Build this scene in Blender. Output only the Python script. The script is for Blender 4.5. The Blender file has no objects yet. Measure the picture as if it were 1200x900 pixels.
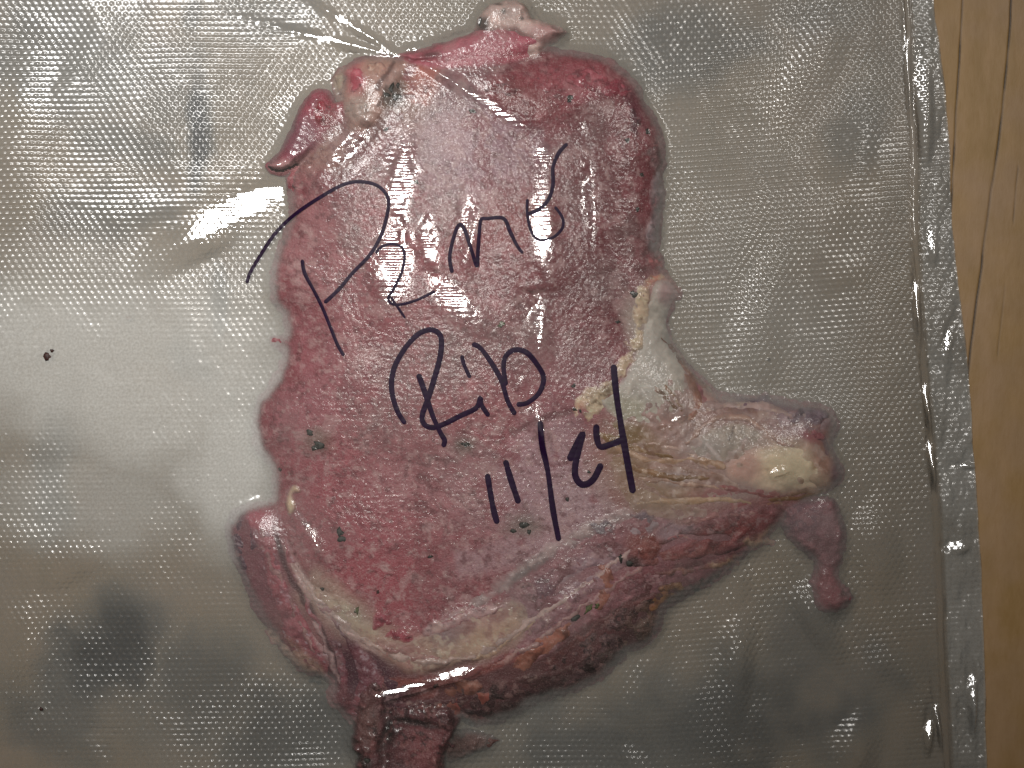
import bpy, math, random
import numpy as np

# ------------------------------------------------------------------ camera, world, lamps, exposure
S = 0.00025            # metres per photograph pixel on the table plane (the frame is 30 cm wide)
HC = 0.50              # camera height above the table
scene = bpy.context.scene
COL = scene.collection

cam_d = bpy.data.cameras.new("camera")
cam_d.sensor_width = 36.0
cam_d.lens = 36.0 * HC / (1200 * S)
cam_d.clip_start = 0.01
cam_d.clip_end = 50
cam = bpy.data.objects.new("camera", cam_d)
cam.location = (0, 0, HC)
COL.objects.link(cam)
scene.camera = cam

world = bpy.data.worlds.new("World")
scene.world = world
world.use_nodes = True
wb = world.node_tree.nodes["Background"]
wb.inputs[0].default_value = (1.0, 0.95, 0.88, 1)
wb.inputs[1].default_value = 0.06


def lamp(name, loc, target, power, size, color, spread=180):
    d = bpy.data.lights.new(name, 'AREA')
    d.shape = 'DISK'
    d.size = size
    d.energy = power
    d.color = color
    d.spread = math.radians(spread)
    o = bpy.data.objects.new(name, d)
    o.location = loc
    v = np.array(target, float) - np.array(loc, float)
    import mathutils
    o.rotation_euler = mathutils.Vector(v).to_track_quat('-Z', 'Y').to_euler()
    COL.objects.link(o)
    return o


CEILING = np.array((-0.045, 0.15, 1.00))
lamp("ceiling_lamp", tuple(CEILING), (-0.12, 0.04, 0), 0.10, 0.05, (1.0, 0.955, 0.90), 36)
KITCHEN = np.array((-0.30, 0.46, 1.05))
lamp("kitchen_lamp", tuple(KITCHEN), (-0.10, 0.06, 0), 0.345, 0.20, (1.0, 0.975, 0.95), 33)
lamp("added_glint_lamp", (0.36, 0.30, 0.95), (0.08, 0.08, 0), 0.085, 0.06, (1.0, 0.955, 0.90), 40)  # unseen lamp, added to raise glints on the right of the film

vs = scene.view_settings
vs.view_transform = 'Standard'
vs.look = 'None'
vs.exposure = 0.0
vs.gamma = 1.0
vs.use_curve_mapping = False
scene.cycles.max_bounces = 10
scene.cycles.transparent_max_bounces = 16
scene.cycles.sample_clamp_indirect = 4.0

# ------------------------------------------------------------------ small numeric helpers
MM = 1.0 / (S * 1000)          # 1 mm in pixel units (4 px)


def lin(c):
    c = np.asarray(c, float) / 255.0
    return np.where(c <= 0.04045, c / 12.92, ((c + 0.055) / 1.055) ** 2.4)


def sstep(a, b, x):
    t = np.clip((x - a) / (b - a), 0, 1)
    return t * t * (3 - 2 * t)


_lat = {}


def vnoise(x, y, scale, seed=0):
    """smooth value noise in -1..1; scale = feature size in px"""
    if seed not in _lat:
        _lat[seed] = np.random.RandomState(seed + 11).uniform(-1, 1, (257, 257)).astype(np.float32)
    L = _lat[seed]
    a = 0.61 + seed * 1.7
    c, s = math.cos(a), math.sin(a)
    X = (x * c - y * s) / scale + 53.7 * (seed + 1)
    Y = (x * s + y * c) / scale + 91.3 * (seed + 1)
    xi = np.floor(X).astype(np.int64)
    yi = np.floor(Y).astype(np.int64)
    fx = X - xi
    fy = Y - yi
    fx = fx * fx * fx * (fx * (fx * 6 - 15) + 10)
    fy = fy * fy * fy * (fy * (fy * 6 - 15) + 10)
    x0 = xi % 256
    x1 = (xi + 1) % 256
    y0 = yi % 256
    y1 = (yi + 1) % 256
    return (L[x0, y0] * (1 - fx) + L[x1, y0] * fx) * (1 - fy) + (L[x0, y1] * (1 - fx) + L[x1, y1] * fx) * fy


def fbm(x, y, scale, oct=3, seed=0, gain=0.5):
    t = 0
    a = 1.0
    n = 0
    for k in range(oct):
        t = t + a * vnoise(x, y, scale, seed + k)
        n += a
        a *= gain
        scale *= 0.5
    return t / n


def blur(A, r):
    """separable gaussian of radius r cells"""
    n = int(r * 2.5) + 1
    k = np.exp(-0.5 * (np.arange(-n, n + 1) / r) ** 2)
    k /= k.sum()
    for ax in (0, 1):
        P = np.pad(A, [(n, n) if i == ax else (0, 0) for i in (0, 1)], mode='edge')
        out = np.zeros_like(A)
        for i, w in enumerate(k):
            out += w * (P[i:i + A.shape[0], :] if ax == 0 else P[:, i:i + A.shape[1]])
        A = out
    return A


def smooth_pts(pts, n=4, closed=True):
    """Catmull-Rom through the traced points"""
    P = np.asarray(pts, float)
    m = len(P)
    out = []
    rng = range(m) if closed else range(m - 1)
    for i in rng:
        if closed:
            p0, p1, p2, p3 = P[(i - 1) % m], P[i], P[(i + 1) % m], P[(i + 2) % m]
        else:
            p0, p1, p2, p3 = P[max(i - 1, 0)], P[i], P[i + 1], P[min(i + 2, m - 1)]
        for k in range(n):
            t = k / n
            out.append(0.5 * ((2 * p1) + (-p0 + p2) * t + (2 * p0 - 5 * p1 + 4 * p2 - p3) * t * t
                              + (-p0 + 3 * p1 - 3 * p2 + p3) * t ** 3))
    if not closed:
        out.append(P[-1])
    return np.array(out)


def poly_sdf(P, X, Y):
    """signed distance, positive inside"""
    d = np.full(X.shape, 1e18)
    ins = np.zeros(X.shape, bool)
    m = len(P)
    for i in range(m):
        ax, ay = P[i]
        bx, by = P[(i + 1) % m]
        ex, ey = bx - ax, by - ay
        L = ex * ex + ey * ey + 1e-12
        t = np.clip(((X - ax) * ex + (Y - ay) * ey) / L, 0, 1)
        d = np.minimum(d, (X - ax - t * ex) ** 2 + (Y - ay - t * ey) ** 2)
        c = (ay > Y) != (by > Y)
        if ey != 0:
            ins ^= c & (X < ex * (Y - ay) / ey + ax)
    d = np.sqrt(d)
    return np.where(ins, d, -d)


def line_dist(P, X, Y):
    """distance to a polyline and the parameter 0..1 along it"""
    d = np.full(X.shape, 1e18)
    tt = np.zeros(X.shape)
    m = len(P)
    for i in range(m - 1):
        ax, ay = P[i]
        bx, by = P[i + 1]
        ex, ey = bx - ax, by - ay
        L = ex * ex + ey * ey + 1e-12
        t = np.clip(((X - ax) * ex + (Y - ay) * ey) / L, 0, 1)
        q = (X - ax - t * ex) ** 2 + (Y - ay - t * ey) ** 2
        m_ = q < d
        d = np.where(m_, q, d)
        tt = np.where(m_, (i + t) / (m - 1), tt)
    return np.sqrt(d), tt


def drop(pts, z_mm):
    """photograph pixels of a feature z_mm above the table -> position on the table grid"""
    P = np.asarray(pts, float)
    k = 1 - z_mm * 0.001 / HC
    return np.stack([600 + (P[:, 0] - 600) * k, 450 + (P[:, 1] - 450) * k], 1)


# ------------------------------------------------------------------ the working grid (table pixels)
G = 1.5
U0, U1, V0, V1 = -96, 1170, -150, 1014
us = np.arange(U0, U1 + G, G)
vs_ = np.arange(V0, V1 + G, G)
UU, VV = np.meshgrid(us, vs_)            # rows = v (down the picture)


def wx(u):
    return (u - 600) * S


def wy(v):
    return (450 - v) * S


def mesh_from_arrays(name, co, quads):
    me = bpy.data.meshes.new(name)
    nv, nq = len(co), len(quads)
    me.vertices.add(nv)
    me.vertices.foreach_set("co", np.ascontiguousarray(co, np.float32).ravel())
    me.loops.add(nq * 4)
    me.loops.foreach_set("vertex_index", np.ascontiguousarray(quads, np.int32).ravel())
    me.polygons.add(nq)
    me.polygons.foreach_set("loop_start", np.arange(0, nq * 4, 4, dtype=np.int32))
    me.polygons.foreach_set("loop_total", np.full(nq, 4, np.int32))
    me.polygons.foreach_set("use_smooth", np.ones(nq, bool))
    me.update(calc_edges=True)
    return me


def add_attr(me, name, arr):
    arr = np.asarray(arr, np.float32)
    if arr.ndim == 1:
        a = me.attributes.new(name, 'FLOAT', 'POINT')
        a.data.foreach_set("value", np.ascontiguousarray(arr))
    else:
        a = me.attributes.new(name, 'FLOAT_COLOR', 'POINT')
        c = np.ones((len(arr), 4), np.float32)
        c[:, :3] = arr[:, :3]
        a.data.foreach_set("color", c.ravel())


def grid_mesh(name, X, Y, Z, D, attrs, step=G):
    """heightfield mesh over a regular grid, kept where D > 0; the rim is pulled onto D = 0"""
    keep = D > 0
    f = keep[:-1, :-1] | keep[1:, :-1] | keep[:-1, 1:] | keep[1:, 1:]
    near = (D[:-1, :-1] > -2.2 * step) & (D[1:, :-1] > -2.2 * step) & (D[:-1, 1:] > -2.2 * step) & (D[1:, 1:] > -2.2 * step)
    f &= near
    gy, gx = np.gradient(D, step)
    n = np.sqrt(gx * gx + gy * gy) + 1e-6
    out = D < 0
    sh = np.where(out, -D, 0) / n
    sh = np.minimum(sh, 2.2 * step)
    X = X + gx / n * sh
    Y = Y + gy / n * sh
    idx = np.arange(D.size).reshape(D.shape)
    q = np.stack([idx[:-1, :-1][f], idx[1:, :-1][f], idx[1:, 1:][f], idx[:-1, 1:][f]], 1)
    used = np.unique(q)
    remap = np.zeros(D.size, np.int64)
    remap[used] = np.arange(len(used))
    q = remap[q]
    co = np.stack([wx(X.ravel()[used]), wy(Y.ravel()[used]), Z.ravel()[used] * 0.001], 1)
    me = mesh_from_arrays(name, co, q)
    for k, v in attrs.items():
        v = np.asarray(v)
        add_attr(me, k, v.reshape(-1, v.shape[-1])[used] if v.ndim == 3 else v.ravel()[used])
    return me


def link(name, me, mat, parent=None, **props):
    o = bpy.data.objects.new(name, me)
    if mat:
        me.materials.append(mat)
    COL.objects.link(o)
    if parent:
        o.parent = parent
    for k, v in props.items():
        o[k] = v
    return o


def empty(name, label, cat, loc=(0, 0, 0)):
    o = bpy.data.objects.new(name, None)
    o.empty_display_size = 0.02
    o["label"] = label
    o["category"] = cat
    COL.objects.link(o)
    return o


# ------------------------------------------------------------------ materials
class NT:
    def __init__(self, name):
        self.m = bpy.data.materials.new(name)
        self.m.use_nodes = True
        self.t = self.m.node_tree
        self.t.nodes.clear()
        self.out = self.n("ShaderNodeOutputMaterial")

    def n(self, typ, ins=None, **kw):
        nd = self.t.nodes.new(typ)
        for k, v in kw.items():
            setattr(nd, k, v)
        for k, v in (ins or {}).items():
            if hasattr(v, "is_output"):
                self.t.links.new(v, nd.inputs[k])
            else:
                nd.inputs[k].default_value = v
        return nd

    def attr(self, name, color=False):
        a = self.n("ShaderNodeAttribute", attribute_name=name)
        return a.outputs["Color" if color else "Fac"]

    def noise(self, scale, detail=3, rough=0.55, vec=None):
        d = {"Scale": scale, "Detail": detail, "Roughness": rough}
        nd = self.n("ShaderNodeTexNoise", d)
        self.t.links.new(vec if vec is not None else self.co(), nd.inputs["Vector"])
        return nd.outputs["Fac"]

    def co(self):
        if not hasattr(self, "_co"):
            self._co = self.n("ShaderNodeTexCoord").outputs["Object"]
        return self._co

    def mapped(self, scale, rot=0):
        return self.n("ShaderNodeMapping", {"Vector": self.co(), "Scale": scale, "Rotation": (0, 0, rot)}).outputs[0]

    def math(self, op, a, b=0.0, clamp=False):
        return self.n("ShaderNodeMath", {0: a, 1: b}, operation=op, use_clamp=clamp).outputs[0]

    def range(self, v, a, b, c, d):
        return self.n("ShaderNodeMapRange", {0: v, 1: a, 2: b, 3: c, 4: d}).outputs[0]

    def mix(self, f, a, b, mode='MIX'):
        nd = self.n("ShaderNodeMix", data_type='RGBA', blend_type=mode)
        for sock, v in ((nd.inputs[0], f), (nd.inputs[6], a), (nd.inputs[7], b)):
            if hasattr(v, "is_output"):
                self.t.links.new(v, sock)
            else:
                sock.default_value = v
        return nd.outputs[2]

    def bump(self, h, strength, dist):
        return self.n("ShaderNodeBump", {"Height": h, "Strength": strength, "Distance": dist}).outputs[0]

    def shmix(self, f, a, b):
        nd = self.n("ShaderNodeMixShader")
        for i, v in enumerate((f, a, b)):
            if hasattr(v, "is_output"):
                self.t.links.new(v, nd.inputs[i])
            else:
                nd.inputs[i].default_value = v
        return nd.outputs[0]

    def done(self, sh):
        self.t.links.new(sh, self.out.inputs[0])
        return self.m


def rgba(c):
    l = lin(c)
    return (float(l[0]), float(l[1]), float(l[2]), 1)


def flesh_material(name, rough=0.42, grain=1.0, bump=0.5, fiber=None, sss=0.08):
    t = NT(name)
    base = t.attr("tone", True)
    v1 = t.noise(900, 4, 0.6)
    v2 = t.noise(2600, 2, 0.6)
    col = t.mix(t.range(v1, 0.38, 0.62, 0, 0.8 * grain), base, t.mix(0.62, base, (0.72, 0.6, 0.58, 1), 'MULTIPLY'))
    col = t.mix(t.range(v2, 0.55, 0.75, 0, 0.4 * grain), col, (0.5, 0.36, 0.34, 1))
    vec = t.mapped((1, 1, 1)) if fiber is None else t.mapped(fiber[0], fiber[1])
    b1 = t.noise(1500, 3, 0.6, vec)
    nrm = t.bump(b1, bump, 0.0006)
    p = t.n("ShaderNodeBsdfPrincipled", {"Base Color": col, "Roughness": rough, "Normal": nrm,
                                         "Subsurface Weight": sss, "Specular IOR Level": 0.22, "Subsurface Scale": 0.0015,
                                         "Subsurface Radius": (1.0, 0.4, 0.3)})
    return t.done(p.outputs[0])


def film_material(name, ior=1.5, rough=0.16, gloss=1.0):
    """thin clear plastic: partly see-through, a little milky, glossy; haze and milk are cloudiness of the film, dark is reflection and dimness painted in"""
    t = NT(name)
    haze = t.attr("haze")
    milk = t.attr("milk")
    speck = t.noise(1400, 3, 0.6)
    hz = t.math('MULTIPLY', haze, t.range(speck, 0.3, 0.7, 0.8, 1.2), True)
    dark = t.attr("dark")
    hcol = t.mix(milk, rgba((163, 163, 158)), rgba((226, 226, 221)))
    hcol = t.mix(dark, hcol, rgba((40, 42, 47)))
    dif = t.n("ShaderNodeBsdfDiffuse", {"Color": hcol}).outputs[0]
    trl = t.n("ShaderNodeBsdfTranslucent", {"Color": hcol}).outputs[0]
    body = t.shmix(0.25, dif, trl)
    tra = t.n("ShaderNodeBsdfTransparent", {"Color": (0.95, 0.955, 0.95, 1)}).outputs[0]
    inner = t.shmix(hz, tra, body)
    nrm = t.n("ShaderNodeBump", {"Height": t.noise(1150, 2, 0.55), "Strength": t.attr("fine"), "Distance": 0.0004}).outputs[0]
    fr = t.n("ShaderNodeFresnel", {"IOR": ior}).outputs[0]
    gl = t.n("ShaderNodeBsdfGlossy", {"Color": (1, 1, 1, 1), "Roughness": t.attr("rough"), "Normal": nrm}).outputs[0]
    return t.done(t.shmix(t.math('MULTIPLY', fr, t.attr("gloss"), True), inner, gl))


M_FILM = film_material("clear_plastic_film", 1.5, 0.11, 0.8)
M_FILM_BACK = film_material("back_plastic_film", 1.45, 0.3, 0.8)
M_SEAL = film_material("welded_plastic", 1.5, 0.08, 1.6)
M_MUSCLE = flesh_material("roast_beef_muscle", 0.40, 1.0, 0.55)
M_CRUST = flesh_material("browned_crust", 0.5, 0.9, 0.9)
M_FAT = flesh_material("soft_fat", 0.38, 0.35, 0.3, sss=0.2)
M_BONE = flesh_material("bone_and_gristle", 0.33, 0.25, 0.2, sss=0.15)


def ink_material():
    t = NT("black_marker_ink")
    n = t.noise(700, 2, 0.5)
    col = t.mix(n, rgba((18, 5, 24)), rgba((40, 14, 50)))
    p = t.n("ShaderNodeBsdfPrincipled", {"Base Color": col, "Roughness": 0.4, "Specular IOR Level": 0.12})
    return t.done(p.outputs[0])


M_INK = ink_material()


def herb_material(name, a, b):
    t = NT(name)
    n = t.noise(2500, 3, 0.6)
    col = t.mix(t.range(n, 0.35, 0.65, 0, 1), rgba(a), rgba(b))
    p = t.n("ShaderNodeBsdfPrincipled", {"Base Color": col, "Roughness": 0.6})
    return t.done(p.outputs[0])


M_HERB = herb_material("dark_herb", (18, 16, 13), (46, 42, 33))
M_HERB_G = herb_material("green_herb", (38, 44, 14), (92, 94, 34))
M_PEPPER = herb_material("burnt_crumb", (28, 8, 6), (66, 26, 14))


def wood_material():
    t = NT("amber_wood")
    v = t.mapped((1.0, 0.30, 1.0), 0.07)
    g1 = t.noise(220, 4, 0.6, v)
    g2 = t.noise(700, 5, 0.65, v)
    big = t.noise(40, 3, 0.55)
    col = t.mix(t.range(g1, 0.3, 0.75, 0, 1), rgba((146, 114, 62)), rgba((168, 134, 90)))
    col = t.mix(t.range(big, 0.42, 0.62, 0, 0.5), col, rgba((164, 134, 106)))
    col = t.mix(t.range(g2, 0.5, 0.85, 0, 0.3), col, rgba((136, 98, 54)))
    st = t.attr("stain")
    col = t.mix(st, col, rgba((34, 36, 40)))
    nb = t.bump(g2, 0.25, 0.0005)
    p = t.n("ShaderNodeBsdfPrincipled", {"Base Color": col, "Roughness": 0.5, "Normal": nb})
    return t.done(p.outputs[0])


M_WOOD = wood_material()

# ------------------------------------------------------------------ the table top: wood with open grain cracks
cracks = [
    ([(1130, -60), (1128, 0), (1125, 60), (1121, 120), (1118, 175), (1114, 260), (1112, 330)], 1.15, .95),
    ([(1190, -60), (1185, 0), (1183, 40), (1178, 95), (1171, 160), (1162, 220), (1155, 270), (1149, 320), (1141, 380), (1135, 430), (1126, 520)], 1.25, .95),
    ([(1193, 195), (1190, 225), (1187, 262)], .9, 0.5),
    ([(1178, 330), (1174, 370), (1168, 420)], 0.9, 0.3),
]
tx = np.concatenate([np.arange(-1400, -110, 60), np.arange(-110, 1080, 7), np.arange(1080, 1240, .7), np.arange(1240, 2601, 60)])
ty = np.concatenate([np.arange(-1100, -120, 60), np.arange(-120, 1020, 6), np.arange(1020, 2041, 60)])
TU, TV = np.meshgrid(tx, ty)
TZ = np.zeros_like(TU) + 0.05 * vnoise(TU, TV, 40, 3)
stain = np.zeros_like(TU)
for pts, w, a in cracks:
    d, tt = line_dist(smooth_pts(pts, 4, False), TU + .5 * vnoise(TU, TV, 18, 5), TV)
    gaps = 0.55 + 0.45 * sstep(-0.35, 0.2, vnoise(TU, TV, 28, 8))
    g = np.exp(-(d / w) ** 2) * gaps * sstep(0, 0.08, tt) * sstep(1, 0.9, tt) * a
    TZ -= 0.35 * g
    stain = np.maximum(stain, 0.95 * g)
idx = np.arange(TU.size).reshape(TU.shape)
q = np.stack([idx[:-1, :-1].ravel(), idx[1:, :-1].ravel(), idx[1:, 1:].ravel(), idx[:-1, 1:].ravel()], 1)
co = np.stack([wx(TU.ravel()), wy(TV.ravel()), TZ.ravel() * 0.001], 1)
rim = np.concatenate([idx[0, :], idx[1:, -1], idx[-1, -2::-1], idx[-2:0:-1, 0]])
low = co[rim].copy()
low[:, 2] = -0.03
n0 = len(co)
k = len(rim)
a = np.arange(k)
b = (a + 1) % k
sk = np.stack([rim[a], rim[b], n0 + b, n0 + a], 1)
me = mesh_from_arrays("table_top", np.concatenate([co, low]), np.concatenate([q, sk]))
add_attr(me, "stain", np.concatenate([stain.ravel(), np.zeros(k)]))
link("table_top", me, M_WOOD, kind="structure")

# ------------------------------------------------------------------ the steak
steak = empty("rib_steak", "pink slice of roast prime rib with its bone, sealed inside the clear bag", "meat")
MEAT = np.zeros_like(UU)                 # upper envelope of everything inside the bag, mm
ALBEDO = 0.92
ZS = 0.58                                # the slice is thin and pressed flat by the vacuum


def paint(X, Y, base, ops, warp=5, seed=40):
    """albedo of the flesh: soft traced patches of its tissue colours, with the shade of crevices painted in"""
    A = np.empty(X.shape + (3,))
    A[:] = lin(base)
    Xw = X + warp * fbm(X, Y, 22, 3, seed)
    Yw = Y + warp * fbm(X, Y, 22, 3, seed + 5)
    mott = fbm(X, Y, 34, 4, seed + 9, 0.65)
    A *= (1 + 0.34 * mott + 0.30 * fbm(X, Y, 7, 2, seed + 13))[..., None]
    for op in ops:
        if op[0] == 'b':
            _, cx, cy, rx, ry, rot, col, st, soft = op
            c, s = math.cos(math.radians(rot)), math.sin(math.radians(rot))
            dx, dy = Xw - cx, Yw - cy
            r = np.sqrt(((dx * c + dy * s) / rx) ** 2 + ((-dx * s + dy * c) / ry) ** 2)
            f = st * sstep(1 + soft, max(1 - soft, 0), r)
        elif op[0] == 'l':
            _, pts, w, col, st, soft = op
            d, tt = line_dist(smooth_pts(pts, 3, False), Xw, Yw)
            f = st * sstep(w * (1 + soft), w * max(1 - soft, 0), d) * sstep(0, .08, tt + .02) * sstep(1.02, .9, tt)
        elif op[0] == 'r':                       # fine fibre lines running along an angle
            _, scale, wid, col, st, sd, ang, ratio = op
            c, q_ = math.cos(math.radians(ang)), math.sin(math.radians(ang))
            n_ = fbm((X * c + Y * q_) / ratio, -X * q_ + Y * c, scale, 3, sd, 0.6)
            f = st * sstep(wid, 0, np.abs(n_)) * sstep(-.3, .3, vnoise(X, Y, 40, sd + 3))
        else:                                    # 'n': noise speckle of a colour over everything
            _, scale, thr, col, st, sd = op
            f = st * sstep(thr, thr + 0.22, fbm(X, Y, scale, 3, sd, 0.6))
        A = A * (1 - f[..., None]) + lin(col) * f[..., None]
    red = np.clip((A[..., 0] - A[..., 2]) / (A[..., 0] + 1e-6) * 1.4, 0, 1)[..., None]
    return np.clip(A * ALBEDO * (1 + red * np.array((-.02, .12, .20))), 0.004, 0.9)


def window(Ps, pad):
    i0 = max(int((Ps[:, 1].min() - pad - V0) / G), 0)
    i1 = min(int((Ps[:, 1].max() + pad - V0) / G) + 2, len(vs_))
    j0 = max(int((Ps[:, 0].min() - pad - U0) / G), 0)
    j1 = min(int((Ps[:, 0].max() + pad - U0) / G) + 2, len(us))
    return slice(i0, i1), slice(j0, j1)


HB = np.zeros_like(UU)                   # height of the main body of the slice, mm
BT = np.zeros(UU.shape + (3,))           # its tissue colour
HNOM = 5.0                               # nominal height used when turning traced pixels into table positions
KN = 1 - HNOM * 0.001 / HC


def carve(zt, grooves, X, Y, PX, PY):
    for pts, w, dep in grooves:
        d, tt = line_dist(smooth_pts(pts, 4, False), PX + 3 * vnoise(X, Y, 15, 33), PY + 3 * vnoise(X, Y, 15, 34))
        zt = zt - ZS * dep * np.exp(-(d / w) ** 2) * sstep(0, .1, tt + .02) * sstep(1.02, .88, tt)
    return zt


def body(name, shape, thick, edge, mat, base, ops, grooves, rag=4.5):
    """the main slab of the slice, everything else rises out of it"""
    P = smooth_pts(drop(shape, HNOM * .5), 4)
    w = window(P, 8)
    X, Y = UU[w], VV[w]
    D = poly_sdf(P, X + rag * fbm(X, Y, 13, 3, 61, 0.6), Y + rag * fbm(X, Y, 13, 3, 67, 0.6))
    e = np.clip(D / edge, 0, 1)
    prof = (1 - (1 - e) ** 2) ** 0.8
    PX, PY = 600 + (X - 600) / KN, 450 + (Y - 450) / KN
    zt = thick + 0.35 * fbm(X, Y, 80, 2, 81) + 0.10 * fbm(X, Y, 9, 2, 91)
    zt = carve(zt, grooves, X, Y, PX, PY)
    Z = 0.35 + np.maximum(zt - .35, .2) * prof
    HB[w] = np.where(D > 0, Z, 0.35)
    BT[w] = paint(PX, PY, base, ops, 5, 41)
    sub = MEAT[w]
    np.maximum(sub, np.where(D > 0, Z, 0), out=sub)
    return link(name, grid_mesh(name, X, Y, Z, D, {"tone": BT[w]}), mat, steak)


def flesh(name, shape, ztop, edge, mat, base, ops=(), und=0.6, fine=0.2, fscale=6, rag=2.5, grooves=(), width=None,
          zlow=0.35, power=0.85, seed=0, znom=None, tilt=None, warp=5, label=None, zabs=0.0, blend=7, sink=0.12, top=False):
    """one piece of the steak, a thick relief that swells out of the slab (or lies beside it, zabs mm thick)"""
    off = min(max((ztop - 9.5) * 0.2, 0.15), 1.0)
    fine = fine * 0.5
    Ps = smooth_pts(drop(shape, HNOM if zabs == 0 else zabs * .7), 4, width is None)
    w = window(Ps, (width or 0) + 8)
    X, Y = UU[w], VV[w]
    Xw = X + rag * fbm(X, Y, 13, 3, 60 + seed, 0.6)
    Yw = Y + rag * fbm(X, Y, 13, 3, 66 + seed, 0.6)
    if width is None:
        D = poly_sdf(Ps, Xw, Yw)
    else:
        d, tt = line_dist(Ps, Xw, Yw)
        D = width * (0.75 + 0.35 * vnoise(X, Y, 17, 70 + seed)) * np.sqrt(np.clip(sstep(-0.08, .15, tt) * sstep(1.08, .85, tt), 0.05, 1)) - d
    e = np.clip(D / edge, 0, 1)
    prof = (1 - (1 - e) ** 2) ** power
    PX, PY = 600 + (X - 600) / KN, 450 + (Y - 450) / KN
    rel = und * .45 * fbm(X, Y, 50, 2, 80 + seed) + fine * fbm(X, Y, fscale, 2, 90 + seed) * 1.6
    rel = carve(rel, grooves, X, Y, PX, PY)
    hb = np.maximum(HB[w], blur(MEAT[w], 2.5) - .05) if top else HB[w]      # top: lies on the pieces already there
    if top:
        off = min(off, .38)
    Z = np.maximum(hb, .35) + (off + rel) * prof - sink * (1 - prof)
    if zabs:
        Z = np.maximum(Z, zlow + np.maximum(zabs + rel, .2) * prof)
        inb = sstep(.5, 2.0, hb)
    else:
        inb = np.ones_like(hb)
    A = paint(PX, PY, base, ops, warp, 40 + seed)
    f = 1 - (1 - sstep(-1, blend, D)) * inb * (BT[w].sum(-1) > 0)
    A = A * f[..., None] + BT[w] * (1 - f[..., None])
    me = grid_mesh(name, X, Y, Z, D, {"tone": A})
    sub = MEAT[w]
    np.maximum(sub, np.where(D > 0, Z, 0), out=sub)
    o = link(name, me, mat, steak)
    if label:
        o["label"] = label
    return o


ROSE = (150, 86, 88)
DEEP = (104, 34, 40)
PALE = (184, 146, 146)
LILAC = (160, 128, 136)
CREAM = (186, 160, 132)
PURPLE = (92, 58, 68)

# the large eye of the slice
eye = [(430, 64), (480, 62), (545, 60), (600, 62), (660, 60), (705, 66), (733, 84), (750, 108), (768, 142), (777, 170), (775, 215),
       (773, 255), (768, 290), (770, 318), (752, 345), (748, 385), (735, 418), (722, 445), (690, 462), (672, 490), (690, 520), (722, 550), (742, 590),
       (700, 622), (645, 652), (590, 688), (545, 716), (495, 742), (468, 748), (440, 736), (420, 712), (385, 692), (355, 668), (338, 634),
       (322, 606), (316, 583), (318, 566), (314, 547), (298, 530), (295, 507), (295, 483), (301, 466), (314, 450), (324, 430), (329, 413),
       (316, 404), (318, 393), (332, 387), (327, 370), (318, 356), (315, 338), (315, 316), (322, 296), (332, 270), (338, 240), (335, 205), (352, 180), (372, 150), (396, 120), (405, 86)]
eye_ops = [
    ('b', 560, 160, 90, 70, 10, LILAC, 0.75, 0.5), ('b', 500, 150, 60, 40, -20, PALE, 0.5, 0.5),
    ('b', 640, 110, 90, 40, 15, DEEP, 0.6, 0.5), ('b', 715, 250, 80, 135, -5, DEEP, 0.92, 0.6), ('b', 690, 330, 80, 60, 0, DEEP, 0.7, 0.6), ('b', 660, 410, 70, 60, 0, DEEP, 0.4, .7),
    ('b', 600, 250, 40, 40, 0, (150, 78, 76), 0.6, 0.6), ('b', 400, 150, 60, 40, -40, (170, 132, 116), 0.7, 0.5),
    ('b', 470, 110, 36, 40, 10, (150, 112, 92), 0.7, 0.5), ('l', [(505, 70), (496, 100), (488, 122)], 14, (196, 112, 98), 0.8, 0.6),
    ('b', 420, 95, 30, 22, 0, (176, 116, 100), 0.6, 0.5),
    ('l', [(380, 225), (410, 190), (440, 150), (462, 128)], 9, (104, 66, 66), 0.6, 0.7),
    ('b', 360, 290, 45, 60, 0, (168, 112, 112), 0.6, 0.6), ('b', 350, 450, 50, 90, 0, (158, 86, 92), 0.6, 0.6),
    ('b', 400, 600, 90, 70, 20, (160, 78, 84), 0.65, 0.6), ('b', 450, 690, 70, 45, 10, (160, 74, 80), 0.7, 0.6),
    ('b', 500, 560, 70, 40, 0, (172, 122, 122), 0.45, 0.6), ('b', 600, 590, 60, 60, 10, (172, 124, 126), 0.55, 0.7),
    ('b', 640, 560, 50, 75, 10, (176, 140, 144), 0.75, 0.5), ('b', 690, 590, 50, 40, -25, (178, 146, 148), 0.8, 0.5),
    ('l', [(530, 665), (590, 650), (640, 640), (700, 612)], 16, (176, 140, 142), 0.7, 0.6),
    ('n', 26, 0.16, (140, 70, 74), 0.7, 51), ('n', 15, 0.22, (182, 142, 138), 0.5, 53), ('n', 9, 0.26, (104, 52, 54), 0.6, 55), ('n', 6, 0.3, (190, 156, 150), 0.45, 56),
    ('b', 612, 618, 22, 12, 0, (96, 92, 76), 0.55, 0.7), ('b', 372, 518, 16, 13, 0, (104, 92, 74), 0.6, 0.7), ('b', 545, 522, 13, 11, 0, (100, 92, 80), 0.6, 0.7),
    ('b', 660, 445, 60, 40, 0, (150, 88, 92), 0.5, 0.6), ('l', [(600, 505), (640, 488), (672, 480)], 4, (92, 52, 52), 0.5, 0.6),
    ('l', [(620, 330), (660, 345), (700, 330), (740, 318)], 2, (110, 54, 58), 0.6, 0.6),
]
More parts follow.
